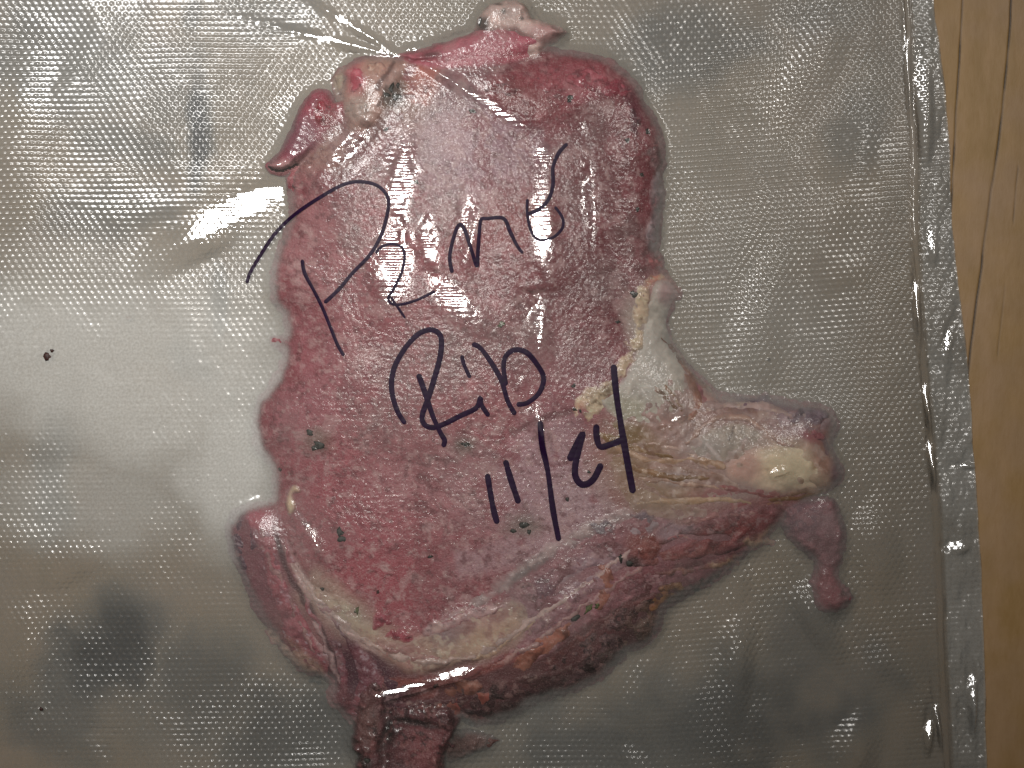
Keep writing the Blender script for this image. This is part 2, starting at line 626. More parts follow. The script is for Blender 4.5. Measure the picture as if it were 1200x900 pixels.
outline = [(404, 78), (432, 64), (462, 62), (495, 56), (545, 42), (600, 44), (645, 52), (672, 56), (703, 62), (730, 76), (750, 98), (760, 120), (774, 145), (781, 168), (780, 190), (778, 218), (778, 254), (774, 285), (780, 307), (783, 320),
           (793, 333), (800, 345), (790, 358), (785, 377), (790, 400), (802, 417), (820, 437), (840, 457), (853, 463), (873, 462), (903, 463), (922, 468), (953, 472), (971, 478), (988, 494), (979, 513), (983, 533), (992, 553),
           (987, 567), (970, 578), (945, 594), (927, 607), (893, 640), (850, 672), (820, 692), (785, 713), (773, 743), (754, 763), (733, 768), (707, 797), (670, 813), (640, 822), (610, 837), (587, 848), (560, 853), (540, 846), (520, 852), (470, 856), (420, 850), (400, 840),
           (387, 830), (380, 813), (383, 800), (353, 790), (333, 770), (317, 747), (300, 723), (283, 687), (267, 653), (262, 627), (268, 604), (280, 593), (300, 590), (315, 583),
           (317, 567), (315, 547), (298, 530), (295, 507), (295, 483), (301, 466), (314, 450), (324, 430), (329, 413), (316, 404), (318, 393), (332, 387), (327, 370), (318, 356), (315, 338), (315, 316), (322, 296), (332, 270), (337, 240), (334, 208), (345, 185), (368, 150), (394, 120)]
eye_ops += [
    ('r', 16, .10, (112, 56, 60), .55, 201, 35, 2.2), ('r', 10, .09, (190, 152, 148), .4, 204, -20, 2.5), ('r', 7, .10, (104, 54, 56), .4, 207, 60, 1.8),
    # the tissue around and below the eye
    ('b', 300, 670, 40, 90, -22, (128, 78, 84), .8, .4), ('b', 360, 760, 60, 50, 35, (140, 92, 90), .8, .5), ('l', [(352, 676), (400, 715), (450, 755), (500, 768), (570, 752), (620, 722)], 22, (170, 138, 122), .85, .5),
    ('b', 430, 795, 60, 32, 25, (78, 40, 50), .95, .5), ('b', 455, 850, 12, 20, 10, (24, 12, 14), .95, .5), ('b', 500, 846, 30, 6, 8, (28, 14, 16), .95, .5), ('b', 545, 850, 14, 14, 0, (24, 14, 14), .9, .5), ('b', 460, 110, 13, 15, 20, (60, 56, 48), .8, .6), ('b', 372, 797, 10, 6, 0, (50, 44, 36), .8, .6), ('l', [(600, 720), (660, 680), (720, 640), (800, 625), (880, 610)], 34, (150, 104, 106), .85, .5),  # near-black spots at the lower rim: crevice shade painted into the colour
    ('l', [(460, 820), (540, 812), (620, 790), (690, 745), (760, 705), (840, 672)], 26, (98, 60, 58), .85, .5), ('l', [(570, 845), (650, 812), (720, 770), (780, 715)], 14, (84, 60, 58), .8, .5),
    ('b', 780, 540, 80, 70, 15, (160, 124, 106), .9, .4), ('b', 880, 540, 90, 70, 5, (168, 136, 126), .9, .4), ('b', 772, 420, 24, 76, -25, (180, 162, 150), .9, .35), ('b', 584, 293, 12, 4, -30, (186, 150, 148), .6, .5), ('b', 780, 335, 22, 18, 0, (182, 134, 124), .8, .5),
    ('l', [(336, 640), (362, 690), (400, 735), (452, 772)], 4, (192, 158, 150), .7, .6), ('l', [(322, 620), (344, 682), (380, 740), (400, 800)], 3, (70, 34, 40), .8, .6),
    ('l', [(430, 800), (500, 800), (560, 786), (610, 764)], 5, (150, 78, 70), .8, .6), ('l', [(470, 790), (540, 778), (600, 750)], 3, (80, 40, 40), .7, .6), ('l', [(540, 770), (600, 735), (660, 700)], 4, (196, 160, 148), .6, .6),
    ('b', 975, 540, 16, 40, 0, (134, 102, 104), .7, .5), ('b', 880, 600, 70, 16, -10, (146, 82, 80), .8, .5),
]
body("eye_muscle", outline, 5.4, 80, M_MUSCLE, ROSE, eye_ops,
     [([(480, 80), (450, 140), (400, 200), (350, 240)], 8, 1.2), ([(545, 95), (600, 150), (650, 165), (715, 130)], 6, .6),
      ([(610, 345), (660, 340), (700, 325), (745, 312)], 4, .6), ([(600, 508), (640, 492), (680, 480)], 5, .8), ([(322, 600), (336, 640), (356, 676), (390, 700)], 4, 1.2)])

# darker rim along the top and right
flesh("rim_muscle", [(513, 84), (560, 84), (610, 74), (660, 62), (702, 66), (732, 82), (752, 104), (768, 140), (779, 170), (780, 200), (776, 230), (766, 218),
                     (760, 180), (742, 146), (715, 118), (690, 128), (650, 150), (622, 158), (590, 140), (548, 106)],
      11.6, 22, M_MUSCLE, (136, 60, 66), [('b', 740, 120, 30, 14, 55, (86, 40, 50), 0.7, .6), ('b', 680, 100, 40, 24, 20, (160, 80, 86), .7, .6),
                                           ('b', 610, 115, 44, 18, 20, (128, 62, 62), .7, .6), ('b', 772, 190, 14, 40, 0, (110, 76, 72), .8, .6),
                                           ('n', 15, .2, (176, 116, 116), .5, 57), ('n', 9, .3, (96, 44, 48), .55, 58)],
      und=0.9, fine=0.5, fscale=11, seed=2, znom=12, rag=5, blend=16, sink=.05)
flesh("rim_fat", [(766, 196), (778, 205), (781, 230), (777, 262), (774, 290), (764, 296), (756, 280), (762, 250), (760, 222)], 11, 9, M_FAT, (156, 132, 132),
      [('n', 14, .15, (104, 84, 84), .7, 59)], und=.5, fine=.4, seed=3, znom=9, rag=3)

# rolled edge and fat cap at the top
flesh("rolled_edge", [(462, 64), (495, 55), (545, 38), (575, 26), (612, 32), (636, 44), (630, 64), (612, 74), (585, 80), (555, 82), (520, 84), (492, 80)],
      14.8, 20, M_MUSCLE, (186, 96, 106), [('b', 560, 58, 60, 12, -8, (196, 104, 116), .8, .7), ('b', 600, 66, 30, 10, -10, (160, 70, 80), .7, .7),
                                           ('b', 505, 62, 12, 5, 5, (70, 46, 44), .7, .7), ('n', 12, .25, (196, 140, 138), .4, 61)],
      und=.4, fine=.25, zabs=4.6, seed=4, znom=12)
flesh("fat_cap", [(556, 34), (562, 16), (578, 3), (600, -4), (616, 4), (624, 18), (645, 26), (664, 32), (658, 42), (644, 52), (634, 64), (618, 70),
                  (604, 56), (590, 44), (572, 42)], 15.2, 12, M_FAT, (204, 170, 160),
      [('b', 640, 38, 20, 12, 0, (186, 136, 132), .8, .6), ('b', 566, 28, 8, 9, 0, (56, 44, 40), .85, .6), ('b', 606, 38, 9, 6, 30, (120, 80, 76), .8, .6),
       ('b', 588, 14, 3, 3, 0, (60, 50, 44), .8, .5), ('b', 612, 20, 2.5, 2.5, 0, (60, 50, 44), .8, .5), ('b', 582, 4, 6, 3, 0, (70, 60, 50), .7, .5)],
      und=.5, fine=.5, fscale=14, zabs=4.2, seed=5, znom=13, rag=4, grooves=[([(570, 44), (600, 36), (612, 44), (640, 50)], 4, 1.5)])
# corner flap at the upper left
flesh("corner_flap", [(310, 192), (326, 178), (340, 148), (356, 114), (370, 104), (384, 104), (394, 116), (402, 134), (396, 152), (382, 172), (360, 190), (338, 204), (318, 204)],
      11.2, 15, M_MUSCLE, (150, 72, 82), [('b', 384, 132, 14, 18, 0, (156, 50, 62), .85, .6), ('b', 350, 160, 22, 24, 30, (140, 80, 92), .7, .6),
                                          ('b', 335, 196, 26, 9, -12, (196, 150, 146), .8, .6), ('b', 392, 160, 12, 4, -30, (84, 40, 46), .7, .6)],
      und=.4, fine=.2, zabs=3.0, seed=6, znom=8, rag=2.5, blend=14)
flesh("outer_tissue", [(390, 82), (406, 70), (432, 63), (462, 62), (478, 72), (470, 92), (452, 110), (446, 140), (428, 150), (408, 142), (398, 122), (388, 104)],
      12.6, 14, M_FAT, (168, 128, 116), [('b', 418, 88, 13, 22, 10, (178, 92, 96), .85, .5), ('b', 393, 92, 6, 14, 0, (190, 160, 132), .8, .5),
                                         ('b', 438, 78, 16, 11, 0, (176, 132, 116), .8, .5), ('b', 420, 128, 18, 12, 0, (178, 150, 138), .8, .5),
                                         ('l', [(462, 72), (448, 92), (440, 106)], 3, (84, 52, 48), .75, .6), ('l', [(442, 128), (448, 112), (456, 100)], 2.5, (70, 50, 46), .7, .6),
                                         ('n', 10, .3, (110, 76, 70), .5, 62)], und=.6, fine=.4, fscale=11, seed=7, znom=10, rag=3)

# lip along the lower left, with its splits
flesh("cap_muscle", [(266, 604), (276, 594), (300, 590), (318, 588), (330, 604), (342, 640), (362, 676), (388, 704), (402, 728), (420, 750), (440, 772), (456, 800), (440, 832), (412, 852), (396, 840),
                     (384, 822), (382, 802), (354, 790), (334, 770), (318, 747), (302, 724), (284, 688), (268, 654), (262, 627)],
      11.3, 24, M_MUSCLE, (152, 88, 92),
      [('b', 284, 655, 20, 70, -17, (86, 56, 70), .95, .45), ('b', 302, 712, 16, 30, -24, (92, 60, 70), .8, .5), ('b', 302, 606, 12, 14, 0, (178, 88, 98), .7, .6),
       ('l', [(308, 735), (330, 762), (360, 786), (382, 797)], 13, (182, 146, 128), .85, .6),
       ('l', [(318, 640), (338, 690), (362, 730), (384, 770), (392, 810)], 9, (166, 84, 90), .8, .6),
       ('l', [(356, 682), (378, 716), (404, 750)], 8, (176, 136, 132), .75, .6), ('l', [(372, 735), (384, 765), (398, 786)], 7, (184, 150, 146), .75, .6),
       ('b', 404, 750, 22, 17, 40, (82, 36, 46), .85, .6), ('b', 420, 790, 30, 22, 30, (108, 58, 66), .8, .6), ('b', 398, 822, 14, 18, 0, (104, 66, 68), .7, .6),
       ('n', 10, .22, (170, 132, 136), .45, 63), ('n', 5, .3, (196, 176, 182), .5, 64)],
      und=.9, fine=.5, fscale=6, seed=8, znom=8, rag=4, blend=10,
      grooves=[([(322, 612), (330, 650), (345, 690), (364, 728), (386, 768), (394, 815)], 3.5, 4), ([(345, 660), (360, 690), (375, 720), (392, 752)], 3, 3.2),
               ([(380, 722), (400, 752), (412, 790), (408, 830)], 4, 3.2), ([(300, 640), (310, 690), (330, 740)], 4, 2.0), ([(285, 610), (292, 660), (310, 720), (345, 770)], 5, 1.6)])
# pale seam of fat under the eye
flesh("fat_seam", [(352, 680), (366, 684), (392, 694), (420, 712), (442, 736), (470, 750), (494, 742), (524, 716), (560, 708), (610, 700), (624, 722), (606, 744), (580, 764),
                   (545, 776), (505, 788), (478, 792), (455, 776), (436, 758), (410, 744), (384, 722), (364, 704)],
      10.6, 16, M_FAT, (172, 138, 120),
      [('b', 425, 722, 40, 14, 25, (176, 156, 132), .8, .6), ('b', 530, 735, 26, 20, -10, (136, 108, 110), .8, .4), ('b', 470, 765, 36, 16, 12, (160, 104, 100), .7, .6),
       ('b', 575, 748, 42, 16, -15, (186, 150, 128), .85, .6), ('b', 560, 722, 36, 14, -10, (176, 134, 126), .7, .6), ('b', 454, 782, 22, 7, 25, (150, 84, 62), .7, .6),
       ('l', [(496, 742), (520, 730), (540, 716)], 5, (190, 162, 160), .8, .6), ('b', 417, 716, 4, 7, 0, (104, 104, 70), .6, .6), ('n', 12, .1, (150, 104, 98), .55, 72), ('n', 8, .25, (200, 178, 156), .5, 73), ('r', 9, .1, (124, 84, 78), .5, 229, 15, 3)],
      und=.5, fine=.18, fscale=8, seed=9, znom=10.5, blend=12, rag=5, sink=.05)
# the muscle below the seam
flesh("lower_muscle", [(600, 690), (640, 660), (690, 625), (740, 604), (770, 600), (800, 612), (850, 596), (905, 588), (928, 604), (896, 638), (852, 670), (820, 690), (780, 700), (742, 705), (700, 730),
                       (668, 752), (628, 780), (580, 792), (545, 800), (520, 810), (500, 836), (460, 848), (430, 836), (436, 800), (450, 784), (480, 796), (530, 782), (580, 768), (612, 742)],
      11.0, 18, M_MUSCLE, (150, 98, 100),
      [('b', 650, 700, 60, 26, -35, (158, 116, 120), .8, .6), ('b', 700, 665, 34, 20, -30, (156, 126, 132), .8, .5), ('b', 637, 687, 11, 9, 0, (124, 88, 94), .8, .4),
       ('b', 760, 640, 26, 22, 0, (140, 76, 68), .85, .5), ('b', 790, 622, 24, 12, -10, (160, 130, 134), .8, .5), ('b', 850, 625, 60, 18, -20, (142, 66, 62), .85, .6),
       ('l', [(740, 668), (790, 662), (850, 652), (880, 640)], 4, (58, 30, 30), .7, .7), ('b', 742, 660, 9, 7, 0, (48, 32, 28), .8, .6),
       ('b', 800, 650, 40, 8, -10, (150, 88, 80), .7, .6), ('b', 890, 636, 26, 7, -35, (182, 140, 112), .85, .6),
       ('l', [(770, 640), (800, 628), (840, 612)], 4, (88, 48, 46), .5, .6),
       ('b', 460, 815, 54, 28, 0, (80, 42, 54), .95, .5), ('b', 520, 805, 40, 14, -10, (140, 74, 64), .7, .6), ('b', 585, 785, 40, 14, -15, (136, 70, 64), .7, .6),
       ('n', 13, .2, (112, 56, 56), .65, 64), ('n', 9, .3, (184, 146, 144), .55, 65), ('r', 12, .1, (70, 36, 36), .7, 217, -28, 3), ('r', 9, .08, (190, 156, 150), .5, 220, -28, 3)],
      und=.8, fine=.45, fscale=9, seed=10, znom=9.5, rag=3,
      grooves=[([(735, 672), (790, 664), (850, 654), (885, 640)], 4, 3), ([(690, 700), (720, 680), (745, 668)], 4, 2.6), ([(560, 792), (620, 770), (660, 740)], 4, 2.4), ([(640, 700), (680, 672), (720, 660)], 4, 1.6), ([(770, 645), (810, 632), (860, 628)], 3, 2)])
flesh("silver_membrane", [(545, 716), (592, 684), (643, 647), (692, 620), (742, 602)], 9, 14, M_BONE, (158, 132, 128),
      [('l', [(600, 684), (650, 652), (700, 625)], 4, (122, 106, 104), .6, .7), ('n', 9, .2, (186, 160, 154), .6, 66)], width=14, und=.2, fine=.25, seed=11, znom=11.5, power=1, blend=10, rag=5, sink=.04)
flesh("silver_membrane", [(610, 720), (640, 690), (690, 655), (745, 622), (775, 612)], 9, 10, M_BONE, (158, 132, 134), [('n', 9, .2, (186, 160, 160), .6, 67)],
      width=9, und=.2, fine=.25, seed=12, znom=11.5, power=1, blend=7, rag=5, sink=.04)

# browned outside crust
flesh("crust_edge", [(480, 812), (520, 806), (560, 800), (600, 792), (640, 776), (670, 752), (700, 728), (730, 706), (770, 692), (810, 676), (850, 660), (862, 668), (830, 690), (800, 706),
                     (784, 716), (774, 742), (756, 762), (734, 768), (710, 796), (672, 812), (642, 822), (612, 836), (588, 848), (556, 854), (536, 846), (520, 836), (498, 846)],
      8.6, 20, M_CRUST, (122, 86, 82),
      [('b', 690, 770, 70, 22, -38, (104, 76, 78), .7, .6), ('b', 610, 812, 60, 18, -15, (88, 48, 50), .8, .6), ('b', 765, 720, 40, 14, -35, (112, 80, 62), .8, .6),
       ('b', 780, 690, 14, 7, -40, (140, 88, 56), .8, .6), ('b', 570, 830, 40, 12, -10, (78, 44, 46), .7, .6), ('n', 8, .12, (144, 104, 98), .75, 68), ('n', 10, .2, (52, 30, 28), .75, 69), ('r', 9, .10, (40, 24, 22), .8, 211, -40, 2.0), ('r', 7, .08, (170, 128, 118), .5, 214, -30, 2.0),
       ('b', 745, 755, 12, 6, 0, (110, 92, 50), .6, .6)],
      und=1.0, fine=1.0, fscale=9, seed=13, znom=6, rag=6, tilt=(0, -1.5, 650, 780))
for i, (pts, zt, c) in enumerate([
        ([(598, 782), (610, 764), (634, 744), (660, 728), (670, 730), (662, 750), (640, 768), (616, 786)], 12.0, (158, 94, 76)),
        ([(520, 808), (536, 796), (556, 796), (566, 806), (552, 816), (530, 816)], 11.2, (138, 84, 70)),
        ([(506, 830), (520, 818), (534, 820), (541, 838), (532, 850), (514, 846)], 11.6, (148, 78, 68)),
        ([(556, 812), (572, 808), (580, 818), (566, 828)], 10.6, (150, 78, 66)),
        ([(698, 668), (706, 660), (716, 662), (722, 680), (714, 704), (700, 716), (694, 704), (702, 688)], 12.2, (146, 90, 76)),
        ([(764, 700), (782, 688), (796, 690), (790, 702), (774, 714), (762, 716)], 9.6, (150, 98, 62))]):
    flesh("fat_lump", pts, zt, 9, M_FAT, c, [('n', 8, .15, (172, 116, 98), .5, 70 + i), ('n', 9, .2, (96, 50, 42), .7, 75 + i)], und=.4, fine=.7, fscale=8, seed=14 + i, znom=zt * .8, rag=5, blend=3, top=True)

for i, (pts, w, c) in enumerate([([(342, 660), (372, 706), (405, 738), (442, 762)], 6, (186, 150, 142)), ([(440, 752), (480, 770), (524, 774)], 7, (158, 104, 100)),
                                 ([(498, 742), (540, 724), (592, 710)], 8, (176, 140, 136)), ([(556, 770), (600, 750), (628, 726)], 7, (190, 152, 126)), ([(478, 800), (530, 794), (584, 778)], 6, (146, 82, 76)), ([(345, 662), (385, 716), (440, 758), (500, 776), (560, 766), (622, 730), (680, 690), (742, 644)], 6, (190, 160, 150)), ([(570, 786), (622, 756), (690, 706), (758, 662)], 5, (178, 140, 132)), ([(300, 612), (318, 660), (346, 720), (372, 770)], 5, (176, 130, 126)),
                                 ([(366, 728), (384, 764), (396, 800)], 6, (182, 146, 142)), ([(312, 742), (336, 768), (374, 792)], 8, (178, 142, 126)), ([(620, 742), (668, 706), (712, 680)], 8, (150, 110, 112)),
                                 ([(640, 780), (690, 742), (740, 708), (800, 690)], 7, (120, 70, 66)), ([(600, 800), (650, 790), (700, 760)], 7, (104, 66, 64)), ([(770, 670), (820, 668), (870, 650)], 7, (150, 96, 84)),
                                 ([(800, 612), (840, 606), (890, 600)], 6, (168, 112, 106)), ([(450, 830), (500, 826), (560, 818)], 8, (96, 52, 56))]):
    flesh("fat_fold" if c[1] > 130 else "muscle_fold", pts, 11.2, 8, M_FAT if c[1] > 130 else M_MUSCLE, c, [('n', 8, .2, (200, 168, 154), .35, 230 + i), ('n', 7, .25, (84, 44, 44), .5, 244 + i)],
          width=w, und=.5, fine=.5, fscale=7, seed=100 + i, rag=6, power=.9, blend=6, sink=.08, top=True)

def ring(cx, cy, rx, ry, n=9, sd=0):
    rr = random.Random(sd)
    return [(cx + rx * math.cos(6.2832 * k / n) * rr.uniform(.8, 1.2), cy + ry * math.sin(6.2832 * k / n) * rr.uniform(.8, 1.2)) for k in range(n)]


for i, (cx, cy, rx, ry, c) in enumerate([(384, 132, 17, 20, (156, 46, 60)), (416, 90, 12, 18, (176, 84, 92)), (440, 80, 13, 10, (176, 134, 118)), (420, 128, 17, 12, (176, 146, 134)), (396, 92, 7, 13, (188, 156, 128)),
                                         (690, 92, 24, 13, (160, 74, 82)), (722, 104, 16, 12, (146, 60, 70)), (640, 98, 22, 10, (150, 70, 76)), (590, 106, 20, 9, (134, 66, 68)), (745, 140, 8, 20, (96, 54, 60)),
                                         (768, 180, 9, 22, (116, 76, 76)), (771, 232, 8, 18, (150, 122, 122)), (764, 272, 7, 16, (158, 132, 134)), (772, 308, 9, 9, (176, 84, 84)), (890, 470, 22, 9, (112, 80, 94)), (950, 488, 22, 12, (128, 104, 114)),
                                         (925, 492, 18, 10, (176, 144, 146)), (958, 510, 14, 7, (164, 90, 94)), (706, 618, 16, 9, (120, 104, 108)), (752, 606, 18, 7, (112, 92, 98)), (640, 690, 14, 10, (122, 86, 92)), (762, 640, 18, 16, (136, 72, 64)),
                                         (790, 690, 18, 7, (146, 92, 58)), (845, 662, 22, 8, (160, 116, 92)), (890, 636, 20, 8, (178, 138, 116)), (600, 830, 20, 9, (84, 54, 52)), (660, 800, 18, 10, (96, 66, 64)), (720, 770, 18, 12, (100, 74, 70)), (755, 740, 16, 14, (108, 80, 70)),
                                         (640, 812, 12, 7, (70, 44, 42)), (690, 782, 12, 8, (66, 42, 40)), (740, 720, 14, 9, (82, 50, 46)), (560, 836, 16, 8, (66, 38, 40)), (470, 745, 20, 9, (150, 66, 74)), (446, 728, 14, 9, (152, 70, 78))]):
    flesh("fat_lump" if c[1] > 125 else "muscle_lump", ring(cx, cy, rx, ry, 9, i), 12.2, 9, M_FAT if c[1] > 125 else (M_CRUST if c[0] < 112 else M_MUSCLE), c,
          [('n', 8, .15, (min(c[0] + 40, 220), min(c[1] + 45, 200), min(c[2] + 42, 200)), .5, 260 + i), ('n', 7, .2, (c[0] // 2, c[1] // 2, c[2] // 2), .6, 300 + i)],
          und=.4, fine=.8, fscale=8, seed=120 + i, rag=6, power=.9, blend=5, sink=.1, top=True)

# hanging flaps at the bottom
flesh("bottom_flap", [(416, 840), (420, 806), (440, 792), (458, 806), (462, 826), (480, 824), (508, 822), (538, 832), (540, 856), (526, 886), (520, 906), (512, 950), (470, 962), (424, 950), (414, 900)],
      9.0, 14, M_MUSCLE, (100, 54, 56), [('b', 432, 850, 12, 30, 5, (112, 74, 68), .8, .6), ('b', 500, 880, 26, 26, 0, (140, 76, 76), .7, .6), ('b', 455, 858, 8, 16, 10, (26, 14, 16), .95, .5),  # the black hole is shade of a gap, painted into the colour
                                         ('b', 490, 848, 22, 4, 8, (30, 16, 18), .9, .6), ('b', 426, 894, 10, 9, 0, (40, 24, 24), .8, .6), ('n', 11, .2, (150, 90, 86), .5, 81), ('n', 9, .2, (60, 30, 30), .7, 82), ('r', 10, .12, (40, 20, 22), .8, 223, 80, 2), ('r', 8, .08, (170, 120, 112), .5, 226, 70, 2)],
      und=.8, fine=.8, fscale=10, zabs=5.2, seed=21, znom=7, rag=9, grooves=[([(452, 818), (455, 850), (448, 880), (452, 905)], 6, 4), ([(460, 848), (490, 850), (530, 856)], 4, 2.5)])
flesh("bottom_scrap", [(520, 858), (545, 856), (584, 864), (580, 872), (562, 882), (546, 890), (522, 892)], 3.4, 8, M_CRUST, (110, 78, 72), [('n', 8, .2, (62, 40, 38), .7, 83)],
      und=.3, fine=.6, zabs=1.8, seed=22, znom=2.5, rag=4)

# the rib side
flesh("rib_meat", [(742, 470), (770, 440), (800, 434), (822, 440), (842, 457), (872, 462), (905, 463), (930, 469), (956, 473), (974, 480), (988, 494), (980, 514), (984, 534), (993, 552), (988, 568),
                   (968, 580), (940, 592), (912, 600), (870, 604), (820, 612), (770, 610), (738, 600), (716, 560), (706, 520), (716, 490)],
      10.4, 22, M_BONE, (164, 128, 118),
      [('b', 915, 548, 60, 30, 5, (200, 172, 144), .8, .5), ('b', 850, 518, 46, 24, -10, (172, 152, 144), .75, .5), ('b', 890, 470, 28, 11, 5, (116, 84, 96), .8, .6), ('b', 945, 490, 36, 18, 20, (132, 108, 116), .8, .6), ('b', 925, 500, 22, 10, 0, (178, 144, 142), .7, .6),
       ('b', 955, 512, 16, 7, 10, (166, 88, 92), .8, .6), ('b', 968, 530, 14, 26, 0, (168, 118, 104), .7, .6), ('b', 986, 555, 9, 20, 0, (128, 98, 104), .8, .6),
       ('b', 740, 530, 50, 26, 25, (142, 106, 74), .85, .6), ('b', 770, 575, 50, 26, 10, (158, 124, 98), .8, .6), ('b', 800, 545, 50, 12, 10, (166, 130, 116), .7, .6),
       ('b', 735, 505, 24, 12, 10, (136, 104, 70), .8, .6), ('b', 790, 560, 20, 10, 0, (168, 148, 146), .7, .6), ('b', 870, 582, 50, 12, 0, (158, 88, 90), .8, .6),
       ('b', 890, 590, 40, 8, -8, (150, 72, 70), .8, .6), ('b', 930, 584, 36, 5, -8, (146, 106, 72), .8, .6),
       ('l', [(760, 548), (800, 536), (850, 545), (900, 540)], 3, (190, 150, 140), .5, .6), ('l', [(745, 520), (790, 545), (850, 560)], 3, (120, 78, 54), .5, .6),
       ('n', 12, .22, (136, 96, 78), .55, 84), ('n', 10, .3, (198, 170, 158), .45, 85)],
      und=.7, fine=.4, fscale=9, seed=23, znom=8.5, rag=3,
      grooves=[([(740, 525), (790, 542), (850, 556), (880, 580)], 3.5, .8), ([(860, 582), (910, 585), (960, 578)], 3, 1.3), ([(940, 470), (960, 500), (975, 540)], 4, .8), ([(730, 560), (790, 585), (850, 590)], 4, .7)])
flesh("rib_bone", [(850, 538), (874, 524), (904, 517), (932, 514), (954, 520), (970, 540), (976, 560), (970, 575), (942, 580), (908, 580), (876, 572), (850, 560)],
      11.4, 18, M_BONE, (214, 184, 158), [('b', 868, 545, 24, 22, 20, (190, 138, 124), .8, .6), ('b', 930, 545, 34, 22, 0, (218, 194, 162), .7, .6), ('l', [(945, 524), (954, 540), (958, 552)], 4, (140, 94, 62), .75, .7)],
      und=.3, fine=.08, seed=24, znom=11, rag=3, blend=12)
flesh("rib_cartilage", [(806, 526), (820, 508), (838, 498), (866, 494), (890, 502), (902, 514), (884, 522), (862, 534), (848, 546), (826, 544)],
      11.5, 15, M_BONE, (170, 150, 136), [('b', 830, 524, 16, 14, 0, (150, 134, 126), .7, .6), ('l', [(861, 496), (859, 510), (857, 520)], 1.2, (90, 70, 60), .8, .5),
                                          ('l', [(826, 520), (838, 532), (848, 544)], 2, (196, 176, 168), .8, .6)], und=.2, fine=.06, seed=25, znom=10.5, rag=1.5)
flesh("tendon", [(806, 520), (824, 500), (846, 490), (872, 490), (892, 500), (910, 516), (930, 522)], 12.4, 7, M_BONE, (178, 140, 122), [('n', 8, .2, (140, 96, 72), .6, 86)], width=6, und=.2, fine=.3, seed=26, znom=11, power=.6)
flesh("gristle", [(764, 334), (780, 322), (793, 332), (800, 345), (790, 358), (786, 378), (791, 400), (803, 420), (806, 440), (800, 470), (780, 494), (752, 500), (726, 496), (706, 480), (700, 464), (722, 450), (740, 420), (752, 384)],
      10.4, 16, M_BONE, (188, 174, 162), [('b', 786, 342, 14, 14, 0, (178, 142, 140), .8, .6), ('b', 778, 322, 10, 7, 0, (190, 110, 92), .8, .6), ('b', 760, 420, 20, 50, -20, (192, 180, 170), .7, .6),
                                          ('b', 735, 480, 26, 14, 0, (168, 154, 130), .7, .6), ('b', 790, 470, 24, 22, 0, (170, 150, 132), .7, .6), ('b', 745, 410, 5, 22, 14, (166, 132, 112), .8, .5)],
      und=.4, fine=.1, seed=27, znom=8.5, rag=2)
flesh("gristle_edge", [(778, 322), (760, 332), (752, 352), (750, 384), (738, 414), (726, 440), (704, 452), (688, 466), (676, 486)], 11.0, 9, M_FAT, (190, 160, 134),
      [('b', 770, 328, 14, 8, -20, (204, 116, 92), .8, .6), ('b', 676, 484, 12, 12, 0, (196, 140, 118), .8, .6), ('n', 6, .22, (120, 84, 62), .75, 87), ('n', 7, .2, (220, 196, 164), .6, 88)],
      width=11, und=.3, fine=.5, fscale=5, seed=28, znom=11.5, rag=6, power=.9, blend=6, top=True)
flesh("gristle_edge", [(724, 452), (706, 462), (694, 478), (690, 494)], 10.8, 9, M_FAT, (192, 164, 136),
      [('n', 6, .22, (112, 84, 60), .75, 89), ('n', 7, .2, (224, 204, 168), .6, 90)], width=13, und=.3, fine=.5, fscale=5, seed=29, znom=11.5, rag=6, power=.9, blend=6, top=True)
for i, (pts, w, c) in enumerate([([(775, 396), (790, 410), (804, 428), (818, 446), (836, 458)], 5.5, (134, 78, 58)), ([(768, 452), (778, 464), (790, 476), (802, 484)], 3.4, (128, 84, 54)),
                                 ([(778, 450), (786, 462), (798, 476)], 3.4, (140, 98, 68)), ([(804, 440), (814, 455), (818, 476), (808, 494)], 6, (152, 100, 82)), ([(700, 508), (740, 526), (790, 536)], 5, (128, 92, 60)), ([(722, 540), (770, 556), (830, 560)], 5, (140, 100, 70)), ([(760, 520), (800, 528), (830, 548)], 4, (186, 150, 136)), ([(840, 568), (890, 580), (930, 584)], 4, (140, 74, 70)), ([(900, 586), (940, 584), (975, 576)], 3.5, (130, 88, 56)),
                                 ([(812, 482), (850, 474), (890, 476), (930, 486)], 6, (174, 142, 134)), ([(716, 520), (760, 540), (810, 538), (850, 548)], 5, (170, 130, 104)),
                                 ([(748, 560), (800, 566), (850, 572)], 4.5, (164, 124, 106)), ([(745, 590), (790, 588), (840, 584), (880, 590)], 5, (170, 132, 104)),
                                 ([(676, 658), (690, 672), (700, 682)], 1.6, (128, 76, 76)), ([(780, 634), (800, 626), (815, 640), (806, 648)], 3, (150, 92, 92))]):
    flesh("tendon", pts, 10.9 + .08 * i, 7, M_BONE, c, [('n', 7, .2, (206, 172, 150), .5, 91 + i)], width=w * 1.15, und=.2, fine=.3, fscale=5, seed=30 + i, znom=10, rag=3.0, power=.9, blend=2, top=True)
